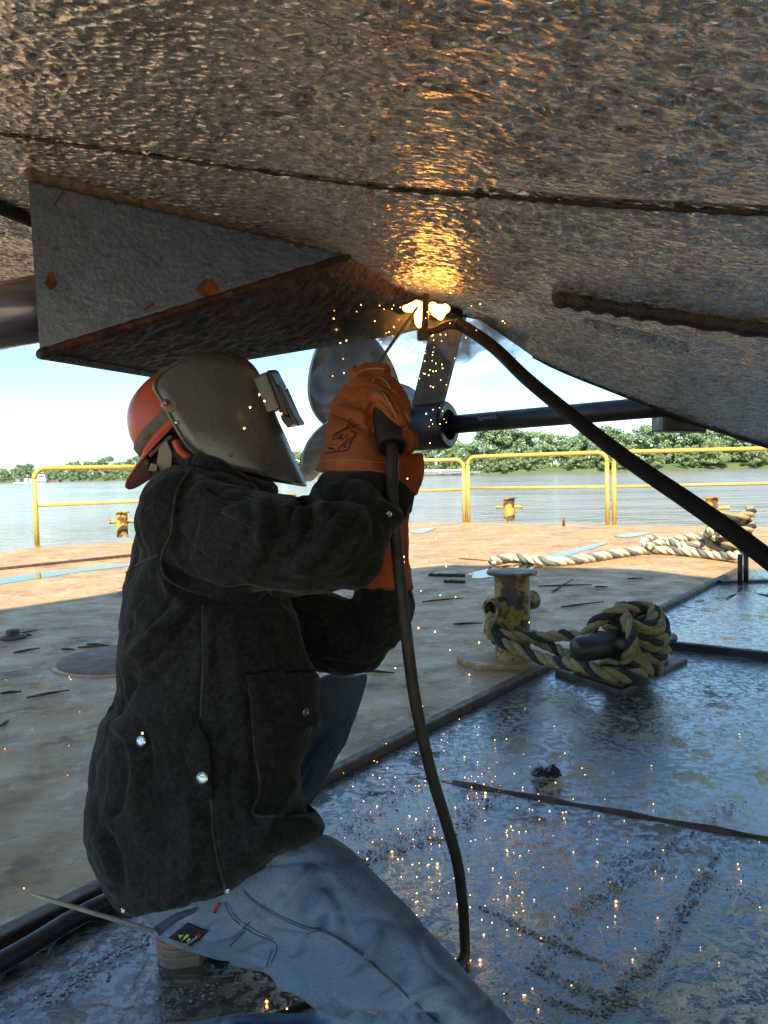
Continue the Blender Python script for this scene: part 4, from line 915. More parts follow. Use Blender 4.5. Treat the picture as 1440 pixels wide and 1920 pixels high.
# ---- jacket
torso = [(300, 905, 520, 930, 1.27, 0.15), (264, 985, 520, 985, 1.26, 0.17), (242, 1070, 520, 1060, 1.25, 0.18), (229, 1150, 548, 1130, 1.24, 0.18), (222, 1230, 566, 1215, 1.23, 0.18),
         (216, 1300, 590, 1295, 1.22, 0.18), (192, 1365, 580, 1375, 1.21, 0.18), (170, 1450, 556, 1450, 1.20, 0.18), (160, 1540, 570, 1500, 1.19, 0.185), (166, 1605, 604, 1535, 1.18, 0.19), (188, 1662, 596, 1572, 1.17, 0.19), (218, 1706, 520, 1622, 1.165, 0.185), (238, 1722, 430, 1676, 1.165, 0.175)]
hump = [(365, 870, 430, 880, 1.32, 0.07), (310, 905, 480, 905, 1.29, 0.14), (275, 960, 500, 960, 1.27, 0.17), (255, 1040, 500, 1040, 1.26, 0.17)]
uarm = [(315, 905, 300, 1060, 1.20, 0.06), (360, 890, 330, 1090, 1.16, 0.09), (430, 905, 400, 1108, 1.12, 0.105), (510, 925, 490, 1118, 1.09, 0.10), (580, 930, 580, 1115, 1.07, 0.095), (640, 930, 650, 1098, 1.07, 0.09), (690, 950, 705, 1060, 1.08, 0.07)]
farm = [(540, 1100, 690, 1075, 1.07, 0.07), (545, 1050, 722, 1032, 1.08, 0.09), (560, 985, 742, 990, 1.11, 0.09), (578, 930, 760, 945, 1.16, 0.085), (598, 893, 752, 905, 1.21, 0.075), (612, 878, 738, 884, 1.23, 0.068)]
fuarm = [(480, 960, 470, 1130, 1.42, 0.09), (540, 1060, 540, 1220, 1.42, 0.09), (620, 1110, 600, 1262, 1.42, 0.085), (690, 1130, 690, 1258, 1.42, 0.08), (745, 1140, 735, 1215, 1.42, 0.06)]
ffarm = [(640, 1240, 745, 1215, 1.42, 0.07), (652, 1170, 772, 1160, 1.40, 0.075), (664, 1105, 770, 1105, 1.405, 0.062), (690, 1070, 752, 1070, 1.41, 0.045)]
parts = [ploft(torso, 32, 0.85), ploft(hump, 28), ploft(uarm, 24), ploft(farm, 24), ploft(fuarm, 20), ploft(ffarm, 20), ell((345, 975), 1.18, 0.075, 0.10, 0.085), ell((660, 1045), 1.08, 0.045, 0.06, 0.045)]
co, nr, fc = remesh(join_vf(parts), 0.0046, 6)
def renorm(co, fc):
    me = bpy.data.meshes.new('n'); me.from_pydata(co.tolist(), [], fc); me.update()
    n = np.empty(len(co) * 3); me.vertices.foreach_get('normal', n); bpy.data.meshes.remove(me); return n.reshape(-1, 3)
co = co + nr * (0.006 * nfield(co, 11, 1, 2) + 0.0022 * nfield(co, 34, 2, 2) - 0.0035 * np.clip(0.22 - np.abs(nfield(co * np.array([1.0, 1.0, 0.55]), 13, 12, 2)), 0, 1) / 0.22)[:, None]
FOLDS = [ # line, width, height
    ([(600, 955), (572, 990), (556, 1030)], 4, -0.009), ([(640, 945), (610, 985), (590, 1030)], 4, -0.008), ([(680, 950), (650, 1000), (610, 1045)], 4, -0.007), ([(560, 940), (540, 975), (505, 1010)], 4, -0.008),
    ([(340, 1100), (300, 1160), (262, 1205)], 5, -0.009), ([(372, 1135), (320, 1200), (268, 1250)], 5, -0.008), ([(228, 1180), (262, 1190), (300, 1170)], 4, -0.006), ([(250, 1330), (280, 1400), (285, 1480)], 4, -0.006), ([(440, 1400), (430, 1480), (445, 1560)], 4, -0.006), ([(330, 1530), (325, 1600), (340, 1660)], 4, -0.005), ([(505, 1560), (530, 1530), (565, 1515)], 4, -0.007), ([(380, 905), (420, 930), (470, 935)], 4, -0.006), ([(330, 990), (360, 1030), (410, 1060)], 4, -0.007),
    ([(300, 1040), (340, 1075), (420, 1105), (500, 1115)], 10, -0.016), ([(330, 1085), (380, 1118), (460, 1130), (560, 1128)], 14, -0.020),
    ([(300, 1050), (330, 1120), (380, 1140)], 9, 0.010), ([(380, 1130), (382, 1230), (376, 1350)], 5, -0.008), ([(400, 1130), (385, 1240), (376, 1340)], 14, 0.008),
    ([(560, 925), (580, 950), (575, 975), (560, 990)], 11, -0.018), ([(530, 940), (545, 965), (600, 960), (625, 930)], 11, 0.010), ([(590, 900), (610, 925), (660, 925)], 9, -0.010), ([(480, 930), (500, 990), (490, 1060)], 16, 0.010), ([(520, 950), (515, 1010), (480, 1080)], 12, -0.010),
    ([(420, 960), (470, 985), (530, 1040), (590, 1085)], 14, 0.008), ([(600, 980), (560, 1030), (500, 1070)], 11, -0.009), ([(640, 960), (600, 1030), (540, 1085)], 14, 0.009), ([(690, 960), (660, 1030), (610, 1080)], 12, 0.008),
    ([(715, 900), (735, 930), (765, 950)], 9, -0.018), ([(700, 940), (735, 960), (755, 985)], 9, 0.008),
    ([(320, 1010), (345, 1060), (400, 1085), (470, 1090)], 8, 0.010), ([(318, 940), (330, 1000), (310, 1040)], 8, 0.006),
    ([(240, 1130), (300, 1180), (340, 1150)], 12, 0.007), ([(250, 1260), (225, 1310), (200, 1350)], 12, -0.016), ([(222, 1240), (260, 1220), (300, 1170), (370, 1130)], 15, 0.012), ([(260, 1300), (330, 1240), (380, 1180)], 16, -0.008),
    ([(195, 1360), (230, 1400), (240, 1460), (215, 1520), (180, 1545)], 8, -0.014), ([(205, 1355), (245, 1400), (255, 1460), (235, 1520)], 12, 0.009), ([(170, 1560), (200, 1600), (215, 1660)], 9, 0.009), ([(185, 1540), (215, 1600), (230, 1680)], 9, -0.008),
    ([(265, 1400), (260, 1500), (270, 1600)], 16, 0.007), ([(300, 1430), (310, 1540), (300, 1660)], 18, -0.007), ([(350, 1480), (360, 1580), (345, 1680)], 16, 0.007),
    ([(395, 1490), (400, 1570), (420, 1660)], 6, -0.007), ([(470, 1290), (475, 1400), (480, 1520)], 8, -0.008), ([(560, 1440), (530, 1500), (500, 1560), (470, 1600)], 14, 0.012), ([(600, 1510), (560, 1520), (520, 1540)], 9, -0.012), ([(480, 1530), (540, 1540), (600, 1545)], 10, 0.009),
    ([(430, 1150), (440, 1250), (430, 1340)], 18, 0.007), ([(510, 1140), (525, 1230), (560, 1300)], 13, -0.008), ([(545, 1140), (560, 1220), (590, 1290)], 8, 0.008),
    ([(620, 1140), (660, 1180), (700, 1190)], 13, -0.012), ([(600, 1190), (650, 1215), (700, 1215)], 13, 0.010), ([(680, 1120), (700, 1150), (750, 1150)], 9, -0.008),
]
for ln, wd_, am in FOLDS: co = fold(co, nr, ln, wd_, am)
jk = finish('jacket', co, fc, M['jacket'], person); JB = bvh_of(jk)
for ln in ([(362, 874), (335, 915), (325, 960), (322, 1000), (306, 1035), (303, 1060), (312, 1085), (350, 1105), (400, 1118)], [(238, 1074), (260, 1058), (300, 1040)], [(381, 1135), (382, 1230), (377, 1345)],
           [(397, 1495), (402, 1580), (422, 1665)], [(468, 1290), (478, 1400), (488, 1480), (475, 1525), (520, 1530)], [(236, 1712), (285, 1719), (340, 1710), (424, 1664), (500, 1622), (575, 1577)]):
    surf_tube('seam', JB, ln, 0.0022, M['jacket_trim'], jk, 0.0005, fb=1.1)
for ln in ([(418, 955), (440, 962), (482, 985)], [(416, 962), (440, 972), (478, 992)], [(458, 932), (500, 945), (545, 950)]): surf_tube('seam', JB, ln, 0.0009, M['jacket_trim'], jk, 0.0008, fb=1.1)
surf_patch('pocket_flap', JB, [(455, 1264), (520, 1258), (585, 1262), (603, 1300), (612, 1350), (596, 1362), (540, 1352), (492, 1354), (478, 1320), (468, 1290)], M['jacket'], jk, 0.010, 3, 0.004, 1.1, puff=lambda x, y: 0.004 * math.sin(x * .07) + 0.006 * (y > 1335))
surf_patch('button_tab', JB, [(376, 1350), (392, 1384), (399, 1440), (400, 1478), (393, 1504), (375, 1492), (362, 1452), (344, 1396)], M['jacket'], jk, 0.010, 3, 0.004, 1.1)
surf_patch('sleeve_strap', JB, [(424, 952), (470, 944), (548, 950), (546, 962), (486, 988), (420, 962)], M['jacket'], jk, 0.0025, 3, 0.002, 1.1)
def snap(px, py, r, off=0.003, mat='metal', name='snap_button', parent=None):
    p, n = hit(JB, px, py, off, 1.1); o = lathe(name, [(0, 0), (r, 0), (r * 1.02, 0.0012), (r * .8, 0.0026), (r * .62, 0.0014), (r * .4, 0.0014), (r * .3, 0.0024), (0, 0.0026)], p, n, M[mat], parent or jk, 20)
snap(267, 1390, 0.0072); snap(385, 1458, 0.0078, 0.0125); snap(557, 1329, 0.006, 0.016, 'dullmetal'); snap(424, 1665, 0.005); snap(235, 1703, 0.004); snap(727, 966, 0.0045); snap(735, 888, 0.004)
# loose cuff flap of the near sleeve
fl = []
for i in range(13):
    u = i / 12
    for j in range(9):
        v_ = j / 8
        x = np.interp(u, [0, .3, .6, 1], [722, 752, 776, 770]) + (v_ - 0.0) * np.interp(u, [0, .5, 1], [-22, -14, -30]); y = np.interp(u, [0, .3, .6, 1], [893, 903, 925, 958]) + v_ * np.interp(u, [0, .5, 1], [22, 44, 40])
        fl.append(P(x, y, 1.20 - 0.03 * math.sin(u * 3) - 0.02 * v_))
ff = [(i * 9 + j, i * 9 + j + 1, (i + 1) * 9 + j + 1, (i + 1) * 9 + j) for i in range(12) for j in range(8)]
o = mk('cuff_flap', fl, ff, M['jacket'], jk); sm = o.modifiers.new('t', 'SOLIDIFY'); sm.thickness = 0.004; sm.offset = 0
# collar
q = [P(372, 868, 1.24), P(352, 872, 1.28), P(356, 880, 1.36), P(420, 886, 1.42), P(480, 905, 1.40), P(505, 920, 1.33), P(450, 905, 1.23), P(405, 876, 1.22), P(372, 868, 1.24)]
tube('collar', catmull(q, 6), 0.016, M['jacket'], jk, 10)

# ---- jeans
near = [(450, 1560, 255, 1690, 1.17, 0.10), (545, 1555, 290, 1756, 1.15, 0.11), (640, 1580, 405, 1800, 1.13, 0.108), (720, 1655, 530, 1842, 1.10, 0.095), (800, 1735, 622, 1912, 1.07, 0.088), (880, 1825, 705, 1995, 1.045, 0.083), (955, 1910, 785, 2070, 1.02, 0.078), (1000, 1985, 880, 2110, 1.0, 0.06)]
calf = [(985, 1975, 950, 2120, 1.01, 0.06), (860, 1915, 850, 2090, 1.05, 0.07), (700, 1905, 690, 2060, 1.08, 0.07), (560, 1898, 560, 2040, 1.09, 0.065), (440, 1900, 440, 2015, 1.10, 0.055), (350, 1918, 352, 2010, 1.11, 0.05)]
hip = [(250, 1610, 500, 1560, 1.19, 0.12), (268, 1690, 490, 1610, 1.18, 0.13), (284, 1738, 470, 1700, 1.175, 0.13)]
parts = [ploft(near, 26), ploft(calf, 22), ploft(hip, 26)]
co, nr, fc = remesh(join_vf(parts), 0.0048, 5)
co = co + nr * (0.004 * nfield(co, 13, 4, 2) - 0.004 * np.clip(0.2 - np.abs(nfield(co * np.array([0.6, 1.0, 1.2]), 16, 14, 2)), 0, 1) / 0.2)[:, None]
for ln, wd_, am in (([(460, 1690), (520, 1730), (600, 1745), (680, 1790), (760, 1860)], 7, 0.005), ([(560, 1780), (590, 1750), (620, 1715)], 8, -0.008), ([(540, 1790), (580, 1760), (610, 1735)], 9, 0.007), ([(520, 1700), (560, 1660), (590, 1620)], 10, 0.006), ([(560, 1720), (590, 1680), (610, 1640)], 10, -0.007),
                    ([(640, 1830), (690, 1790), (720, 1740)], 10, 0.006), ([(500, 1840), (560, 1850), (620, 1895)], 9, 0.006), ([(600, 1640), (640, 1700), (650, 1760)], 11, -0.006), ([(700, 1880), (740, 1860), (780, 1800)], 9, -0.006), ([(740, 1900), (790, 1860), (840, 1850)], 10, 0.006),
                    ([(430, 1915), (520, 1908), (620, 1912)], 7, -0.007), ([(380, 1760), (440, 1745), (470, 1720)], 8, 0.005), ([(640, 1910), (760, 1915), (860, 1908)], 9, -0.018)):
    co = fold(co, nr, ln, wd_, am * 1.7)
jn = finish('jeans', co, fc, M['jeans'], person); NB = bvh_of(jn)
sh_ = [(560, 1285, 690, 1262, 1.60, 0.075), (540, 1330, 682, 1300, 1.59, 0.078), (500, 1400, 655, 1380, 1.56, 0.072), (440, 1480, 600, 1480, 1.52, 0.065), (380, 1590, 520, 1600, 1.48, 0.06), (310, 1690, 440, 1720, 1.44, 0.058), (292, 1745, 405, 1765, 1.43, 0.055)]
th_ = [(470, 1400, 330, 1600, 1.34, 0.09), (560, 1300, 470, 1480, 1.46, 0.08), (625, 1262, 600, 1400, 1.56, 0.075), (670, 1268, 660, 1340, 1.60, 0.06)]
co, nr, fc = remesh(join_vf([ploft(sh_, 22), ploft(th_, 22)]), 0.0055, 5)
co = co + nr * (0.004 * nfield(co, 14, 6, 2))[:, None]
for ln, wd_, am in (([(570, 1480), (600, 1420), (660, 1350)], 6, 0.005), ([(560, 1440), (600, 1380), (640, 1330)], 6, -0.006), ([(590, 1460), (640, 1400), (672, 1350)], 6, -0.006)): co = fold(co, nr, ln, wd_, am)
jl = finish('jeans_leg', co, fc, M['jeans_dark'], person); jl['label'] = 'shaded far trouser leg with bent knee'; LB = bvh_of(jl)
for ln in ([(560, 1470), (585, 1425), (625, 1370), (672, 1335)], [(573, 1474), (600, 1430), (640, 1385), (672, 1352)]): surf_tube('seam', LB, ln, 0.0016, M['thread_blue'], jl, 0.001, fb=1.5)
for ln in ([(456, 1668), (480, 1690), (522, 1715), (575, 1738), (610, 1745), (660, 1775), (720, 1825), (790, 1890), (820, 1915)],): 
    surf_tube('seam', NB, ln, 0.0011, M['thread_blue'], jn, -0.0002, fb=1.1)
    surf_tube('stitching', NB, [(x + 2, y + 6) for x, y in ln], 0.0007, M['thread'], jn, 0.0008, fb=1.1)
for ln in ([(420, 1692), (440, 1725), (480, 1752), (512, 1765), (519, 1780), (508, 1805)], [(436, 1760), (458, 1738), (468, 1728)], [(430, 1775), (462, 1742)], [(500, 1812), (505, 1795), (510, 1782)]): surf_tube('seam', NB, ln, 0.0010, M['thread_blue'], jn, 0.0001, fb=1.1)
surf_tube('stitching', NB, [(424, 1690), (444, 1720), (484, 1747), (515, 1760)], 0.0007, M['thread'], jn, 0.001, fb=1.1)
surf_patch('waistband', NB, [(291, 1736), (330, 1712), (372, 1700), (366, 1710), (332, 1726), (300, 1752)], M['jeans_dark'], jn, 0.003, 2, 0.002, 1.1)
tg = surf_patch('waist_label', NB, [(318, 1756), (352, 1728), (393, 1746), (363, 1772)], M['tagblack'], jn, 0.003, 2, 0.001, 1.1)
def pj(pts): return [(310 + x / 12.0, 1680 + y / 12.0) for x, y in pts]
for pl in ([(315, 820), (440, 825), (360, 895)], [(420, 915), (480, 830), (555, 825), (550, 860), (450, 915)], [(500, 940), (575, 880), (590, 920), (530, 962)], [(370, 915), (430, 930), (410, 950)]): surf_patch('label_mark', NB, pj(pl), M['lime'], tg, 0.0042, 1, 0, 1.1)
surf_text('label_text', NB, 'URGENT', pj([(500, 1050)])[0], (5.6, -3.7), (-2.6, -5.2), M['white'], tg, 0.0042, 1.1)
surf_text('label_text', NB, 'WORKWEAR', pj([(640, 1055)])[0], (1.8, -1.25), (-1.0, -1.8), M['white'], tg, 0.0042, 1.1)
surf_patch('label_mark', NB, pj([(740, 850), (800, 790), (850, 820), (800, 885)]), M['red'], tg, 0.0042, 1, 0, 1.1)
surf_patch('red_tab', NB, [(411, 1690), (417, 1690), (408, 1708), (402, 1706)], M['red'], jn, 0.006, 1, 0.001, 1.1)

# ---- boot of the far leg
bt = thing('boot_tmp', (0, 0, 0), 'x y z w', 'boot'); bpy.data.objects.remove(bt)
hb_ = D(292, 1822); toe = D(520, 1806); bx_ = (toe - hb_).normalized(); by_ = Vector((-bx_.y, bx_.x, 0))
def bp2(u, v_, z): return hb_ + bx_ * u + by_ * v_ + Vector((0, 0, z))
def sole(sx, z0, z1, grow=0.0, u0=0.0, u1=0.30):
    w0 = 0.040 + grow; out = [(0.040 - w0 * math.sin(a), 0.02 - w0 * math.cos(a)) for a in np.linspace(0, math.pi, 13)]      # round heel
    if u1 < 0.12: out += [(u1, 0.056), (u1 + .006, .02), (u1, -0.016)]
    else: out += [(.10, .054 + grow), (.15, .062 + grow), (.21, .07 + grow)] + [(0.235 + (.065 + grow) * math.cos(a), .02 + (.05 + grow) * math.sin(a)) for a in np.linspace(1.4, -1.4, 9)] + [(.21, -.03 - grow), (.15, -.022 - grow), (.10, -.014 - grow)]
    return prism_vf([tuple(bp2(a, b, 0))[:2] for a, b in out], z0, z1)
o = mk('boot_heel', *sole(1, 0.001, 0.036, 0, 0, 0.085), M['bootsole'], person, False); bevel(o, .005)
o = mk('boot_sole', *sole(1, 0.0345, 0.05, 0.001), M['bootsole'], person, False); bevel(o, .004)
o = mk('boot_welt', *sole(1, 0.0505, 0.062, 0.003), M['bootwelt'], person, False); bevel(o, .003)
rings = []
for u, w_, h_, zc in ((0.0, .03, .03, .09), (0.012, .045, .05, .10), (0.06, .05, .055, .105), (0.12, .048, .05, .10), (0.19, .052, .04, .09), (0.25, .045, .03, .08), (0.285, .025, .015, .07)):
    rings.append([bp2(u, .02 + w_ * math.cos(a), max(0.058, zc + h_ * math.sin(a))) for a in np.linspace(0, 6.2832, 21)[:-1]])
ub = loft_rings(rings); shf = tube_vf([bp2(.055, .02, .09), bp2(.06, .02, .2)], [.05, .052], 20)
co, nr, fc = remesh(join_vf([ub, shf]), 0.006, 3); finish('boot', co, fc, M['boot'], person)
o = tube('boot_trim', [bp2(.055 + .057 * math.cos(a), .02 + .057 * math.sin(a), .128) for a in np.linspace(0, 6.2832, 25)], 0.007, M['bootwelt'], person, 8)
co, nr, fc = remesh(join_vf([tube_vf([P(360, 1990, 1.1), P(300, 1985, 1.12)], [0.05, 0.045], 14), tube_vf([P(310, 2010, 1.12), P(200, 2060, 1.10)], [0.045, 0.03], 14)]), 0.008, 2); finish('boot', co, fc, M['boot'], person)

# ---- hard hat (worn back to front)
hc = P(356, 796, 1.37); fx = (RM @ Vector((0.74, 0.67, -0.18))).normalized(); up_ = RM @ Vector((-0.67, 0.74, 0)); up_ = (up_ - fx * up_.dot(fx)).normalized(); lx = fx.cross(up_)
if lx.dot(hc - CAM) > 0: lx = -lx                   # towards the camera
RX, RY, RZ = 0.100, 0.076, 0.104
V = []; Fc = []; ns, nrg = 40, 14
for i in range(nrg + 1):
    th = math.pi / 2 * i / nrg
    for j in range(ns):
        ph = 2 * math.pi * j / ns; cs = math.cos(th) ** 0.85
        ridge = 0.004 * max(0, math.cos(ph * 2)) ** 8 * (i > 3)
        V.append(hc + fx * RX * cs * math.cos(ph) + lx * RY * cs * math.sin(ph) + up_ * (RZ * math.sin(th) + ridge))
    if i:
        for j in range(ns): Fc.append(((i - 1) * ns + j, (i - 1) * ns + (j + 1) % ns, i * ns + (j + 1) % ns, i * ns + j))
hat = mk('hard_hat', V, Fc, M['hat'], person); sm = hat.modifiers.new('t', 'SOLIDIFY'); sm.thickness = 0.003
V = []; Fc = []; nb = 28
for i in range(nb + 1):
    ph = math.pi - R(105) + R(210) * i / nb; e = Vector(hc + fx * RX * 1.0 * math.cos(ph) + lx * RY * 1.0 * math.sin(ph)); k = max(0, math.cos(ph - math.pi)) ** 0.7
    for j in range(6):
        v_ = j / 5; V.append(e - fx * (0.010 + 0.048 * k) * v_ - up_ * (0.006 + 0.012 * k) * v_ ** 1.3 + lx * 0.014 * math.sin(ph) * v_)
for i in range(nb):
    for j in range(5): Fc.append((i * 6 + j, i * 6 + j + 1, (i + 1) * 6 + j + 1, (i + 1) * 6 + j))
o = mk('brim', V, Fc, M['hat'], hat); sm = o.modifiers.new('t', 'SOLIDIFY'); sm.thickness = 0.0035
rim = [hc + fx * RX * 1.01 * math.cos(a) + lx * RY * 1.01 * math.sin(a) + up_ * 0.004 for a in np.linspace(R(80), R(280), 33)]
tube('rain_rim', rim, 0.0045, M['hat'], hat, 8)
V = []; Fc = []
for i in range(33):
    a = R(75) + R(210) * i / 32
    for z_, g in ((0.010, 1.035), (0.012, 1.05), (0.028, 1.045), (0.030, 1.025)): V.append(hc + fx * RX * g * math.cos(a) + lx * RY * g * math.sin(a) + up_ * z_)
    if i:
        for k in range(3): Fc.append(((i - 1) * 4 + k, i * 4 + k, i * 4 + k + 1, (i - 1) * 4 + k + 1))
bd = mk('elastic_band', V, Fc, M['hatband'], hat); BB = bvh_of(bd)
surf_text('band_mark', BB, 'BYK', (272, 826), (7, -5.5), (-4.0, -6.5), M['ink'], bd, 0.0006, 1.3)
# hair, neck strap
co, nr, fc = remesh(join_vf([ell(tuple(P(352, 862, 1.34)), 0, 0.052, 0.07, 0.06), ell(tuple(P(318, 872, 1.35)), 0, 0.035, 0.055, 0.045)]), 0.006, 3)
hair = finish('hair', co + nr * (0.004 * nfield(co, 60, 9, 2))[:, None], fc, M['hair'], person)
rr2 = random.Random(5); hs = []
for k in range(60):
    x, y = rr2.uniform(295, 345), rr2.uniform(825, 900); a = P(x, y, 1.268 + .0004 * abs(x - 320)); b = a + Vector((rr2.uniform(-.012, .02), rr2.uniform(-.004, .004), -rr2.uniform(.015, .035))); m_ = a.lerp(b, .5) + Vector((rr2.uniform(-.01, .01), -.004, 0))
    hs.append(tube_vf(catmull([a, m_, b], 3), 0.0011, 4))
mk('hair_strands', *join_vf(hs), M['hair'], hair)
def strap(name, pts, mat, th=0.004):
    q = [P(*p) for p in pts]; n = len(q); nrm = (q[1] - q[0]).cross(q[2] - q[0]).normalized()
    mk(name, q + [p + nrm * th for p in q], [tuple(range(n)), tuple(range(2 * n - 1, n - 1, -1))] + [(i, (i + 1) % n, (i + 1) % n + n, i + n) for i in range(n)], mat, hat, False)
strap('neck_strap', [(294, 870, 1.262), (298, 840, 1.262), (312, 826, 1.262), (322, 850, 1.262), (320, 882, 1.262), (306, 888, 1.262)], M['strap'])
strap('ratchet_tab', [(278, 882, 1.25), (283, 868, 1.25), (294, 872, 1.25), (293, 884, 1.25)], M['strap'])
strap('headband', [(278, 852, 1.268), (318, 816, 1.268), (322, 820, 1.268), (281, 858, 1.268)], M['hood_black'])
q = [P(328, 826, 1.25), P(335, 842, 1.25), P(350, 856, 1.25), P(368, 862, 1.26)]; tube('chin_guard', catmull(q, 5), 0.006, M['hat'], hat, 8)

# ---- welding hood
Lh = Vector((0.36, -0.93, 0)).normalized()
HS = [((430, 878), (571, 912), .085), ((390, 866), (563, 893), .100), ((356, 842), (546, 858), .112), ((337, 814), (531, 822), .118), ((322, 786), (517, 792), .12), ((306, 756), (505, 760), .12), ((290, 726), (492, 726), .118), ((298, 704), (479, 699), .108), ((325, 684), (462, 680), .09), ((360, 668), (437, 667), .062), ((392, 661), (412, 660.5), .02)]
HA = np.array([[b[0], b[1], f_[0], f_[1], w_] for b, f_, w_ in HS]); hsm = []
for i in range(len(HA) - 1):
    p0 = HA[max(i - 1, 0)]; p1 = HA[i]; p2 = HA[i + 1]; p3 = HA[min(i + 2, len(HA) - 1)]
    for k in range(6):
        t = k / 6; hsm.append(0.5 * (2 * p1 + (p2 - p0) * t + (2 * p0 - 5 * p1 + 4 * p2 - p3) * t * t + (3 * p1 - p0 - 3 * p2 + p3) * t ** 3))
hsm.append(HA[-1])
V = []; Fc = []; nu = 40
for bx0, by0, fx0, fy0, w_ in hsm:
    dn = 1.375 - w_ * 0.93; Cb = P(bx0, by0, dn) - Lh * w_; Ff = P(fx0, fy0, 1.435)
    for k in range(nu + 1):
        th = R(92) - R(184) * k / nu; ct_ = max(0, math.cos(th)) ** 0.72; sn = math.sin(th)
        V.append(Cb + (Ff - Cb) * ct_ + Lh * w_ * math.copysign(abs(sn) ** 0.85, sn))
for i in range(len(hsm) - 1):
    for k in range(nu): a = i * (nu + 1) + k; Fc.append((a, a + 1, a + nu + 2, a + nu + 1))
hood = mk('welding_hood', V, Fc, M['hood'], person); sm = hood.modifiers.new('t', 'SOLIDIFY'); sm.thickness = 0.003; sm.offset = 0
HBV = bvh_of(hood)
tube('edge_roll', [Vector(V[i * (nu + 1)]) for i in range(0, len(hsm) - 3)], 0.0032, M['hood'], hood, 8)
def hsnap(px, py, r, mat, h=1.0, name='rivet', seg=16):
    p, n = hit(HBV, px, py, 0.001, 1.26); return lathe(name, [(0, 0), (r, 0), (r, 0.003 * h), (r * .7, 0.005 * h), (0, 0.0055 * h)], p, n, M[mat], hood, seg)
hsnap(318, 762, 0.0115, 'strap', .5, 'washer'); hsnap(310, 758, 0.0085, 'dullmetal', .9, 'washer'); hsnap(310, 758, 0.0062, 'dullmetal', 2.0, 'pivot_nut', 6); hsnap(330, 793, 0.0032, 'metal'); hsnap(432, 853, 0.0034, 'dullmetal'); hsnap(502, 870, 0.0032, 'dullmetal')
# filter box: a tapered housing standing off the face
def hexa(name, near, dn, df, mat, parent, bvl=0.004, shift=(0, 0)):
    n = len(near); a = [P(x, y, dn) for x, y in near]; b = [P(x + shift[0], y + shift[1], df) for x, y in near]
    o = mk(name, a + b, [tuple(range(n)), tuple(range(2 * n - 1, n - 1, -1))] + [(i, i + n, (i + 1) % n + n, (i + 1) % n) for i in range(n)], mat, parent, False)
    bevel(o, bvl, 3); return o
fb_ = hexa('filter_box', [(464, 712), (500, 696), (522, 753), (527, 762), (520, 770), (492, 778)], 1.355, 1.475, M['hood'], hood, 0.006, (14, -2))
hexa('filter_frame', [(499, 694), (508, 697), (534, 748), (543, 778), (532, 782), (522, 756)], 1.350, 1.478, M['hood_black'], fb_, 0.003, (14, -2))
hexa('flip_lens', [(519, 720), (525, 722), (553, 782), (562, 796), (558, 800), (546, 788)], 1.345, 1.48, M['hood_black'], fb_, 0.002, (10, -2))
hexa('flip_hinge', [(522, 768), (536, 776), (556, 790), (540, 803), (528, 788)], 1.36, 1.47, M['hood_black'], fb_, 0.002, (12, -2))
hexa('lens_glass', [(524, 728), (528, 730), (548, 776), (545, 778)], 1.348, 1.47, M['lens'], fb_, 0.0005, (12, -2))

# ---- near glove
cuff = [(592, 884, 750, 890, 1.235, 0.072), (604, 846, 728, 850, 1.25, 0.068), (612, 805, 708, 812, 1.265, 0.060), (617, 775, 712, 780, 1.28, 0.052), (624, 748, 722, 752, 1.29, 0.046), (645, 720, 722, 725, 1.30, 0.043), (668, 703, 712, 706, 1.31, 0.036)]
def fing(pts, r): return tube_vf(catmull([P(*p) for p in pts], 6), [r * (1 - 0.25 * (k / (6 * (len(pts) - 1))) ** 2) for k in range(6 * (len(pts) - 1) + 1)], 14)
FG = [([(662, 712, 1.31), (690, 697, 1.315), (716, 696, 1.31), (727, 699, 1.305)], 0.0165),   # thumb along the top
      ([(690, 722, 1.30), (716, 718, 1.30), (738, 730, 1.285), (752, 752, 1.265), (758, 772, 1.25)], 0.0165),
      ([(694, 738, 1.29), (716, 734, 1.275), (738, 752, 1.255), (754, 778, 1.235), (757, 794, 1.228)], 0.0170),
      ([(698, 752, 1.28), (714, 748, 1.255), (730, 764, 1.232), (746, 788, 1.215), (752, 800, 1.212)], 0.0160),
      ([(740, 800, 1.255), (756, 812, 1.245), (764, 826, 1.25), (760, 838, 1.26)], 0.0135)]
gp = [ploft(cuff, 26)] + [fing(p, r) for p, r in FG]
co, nr, fc = remesh(join_vf(gp), 0.0028, 3)
co = co + nr * (0.0028 * nfield(co, 26, 3, 2))[:, None]
for ln, wd_, am in (([(617, 772), (650, 782), (690, 808)], 5, -0.008), ([(619, 762), (655, 770), (700, 792)], 8, 0.006), ([(645, 724), (680, 722), (712, 726)], 2.5, -0.003), ([(655, 712), (680, 702), (722, 703)], 2.5, -0.005), ([(680, 760), (700, 750), (712, 732)], 6, 0.004), ([(690, 800), (694, 770), (708, 740)], 5, -0.005), ([(640, 740), (660, 752), (690, 745)], 6, -0.004), ([(600, 862), (660, 868), (720, 862)], 10, 0.003), ([(696, 710), (713, 718), (732, 729), (748, 746)], 2.6, -0.007), ([(712, 727), (726, 738), (738, 757), (750, 776)], 2.6, -0.008), ([(704, 744), (716, 752), (734, 774), (744, 792)], 2.6, -0.007)):
    co = fold(co, nr, ln, wd_, am)
gl = finish('glove', co, fc, M['glove'], person); gl['label'] = 'orange leather gauntlet holding the electrode holder'; GB = bvh_of(gl)
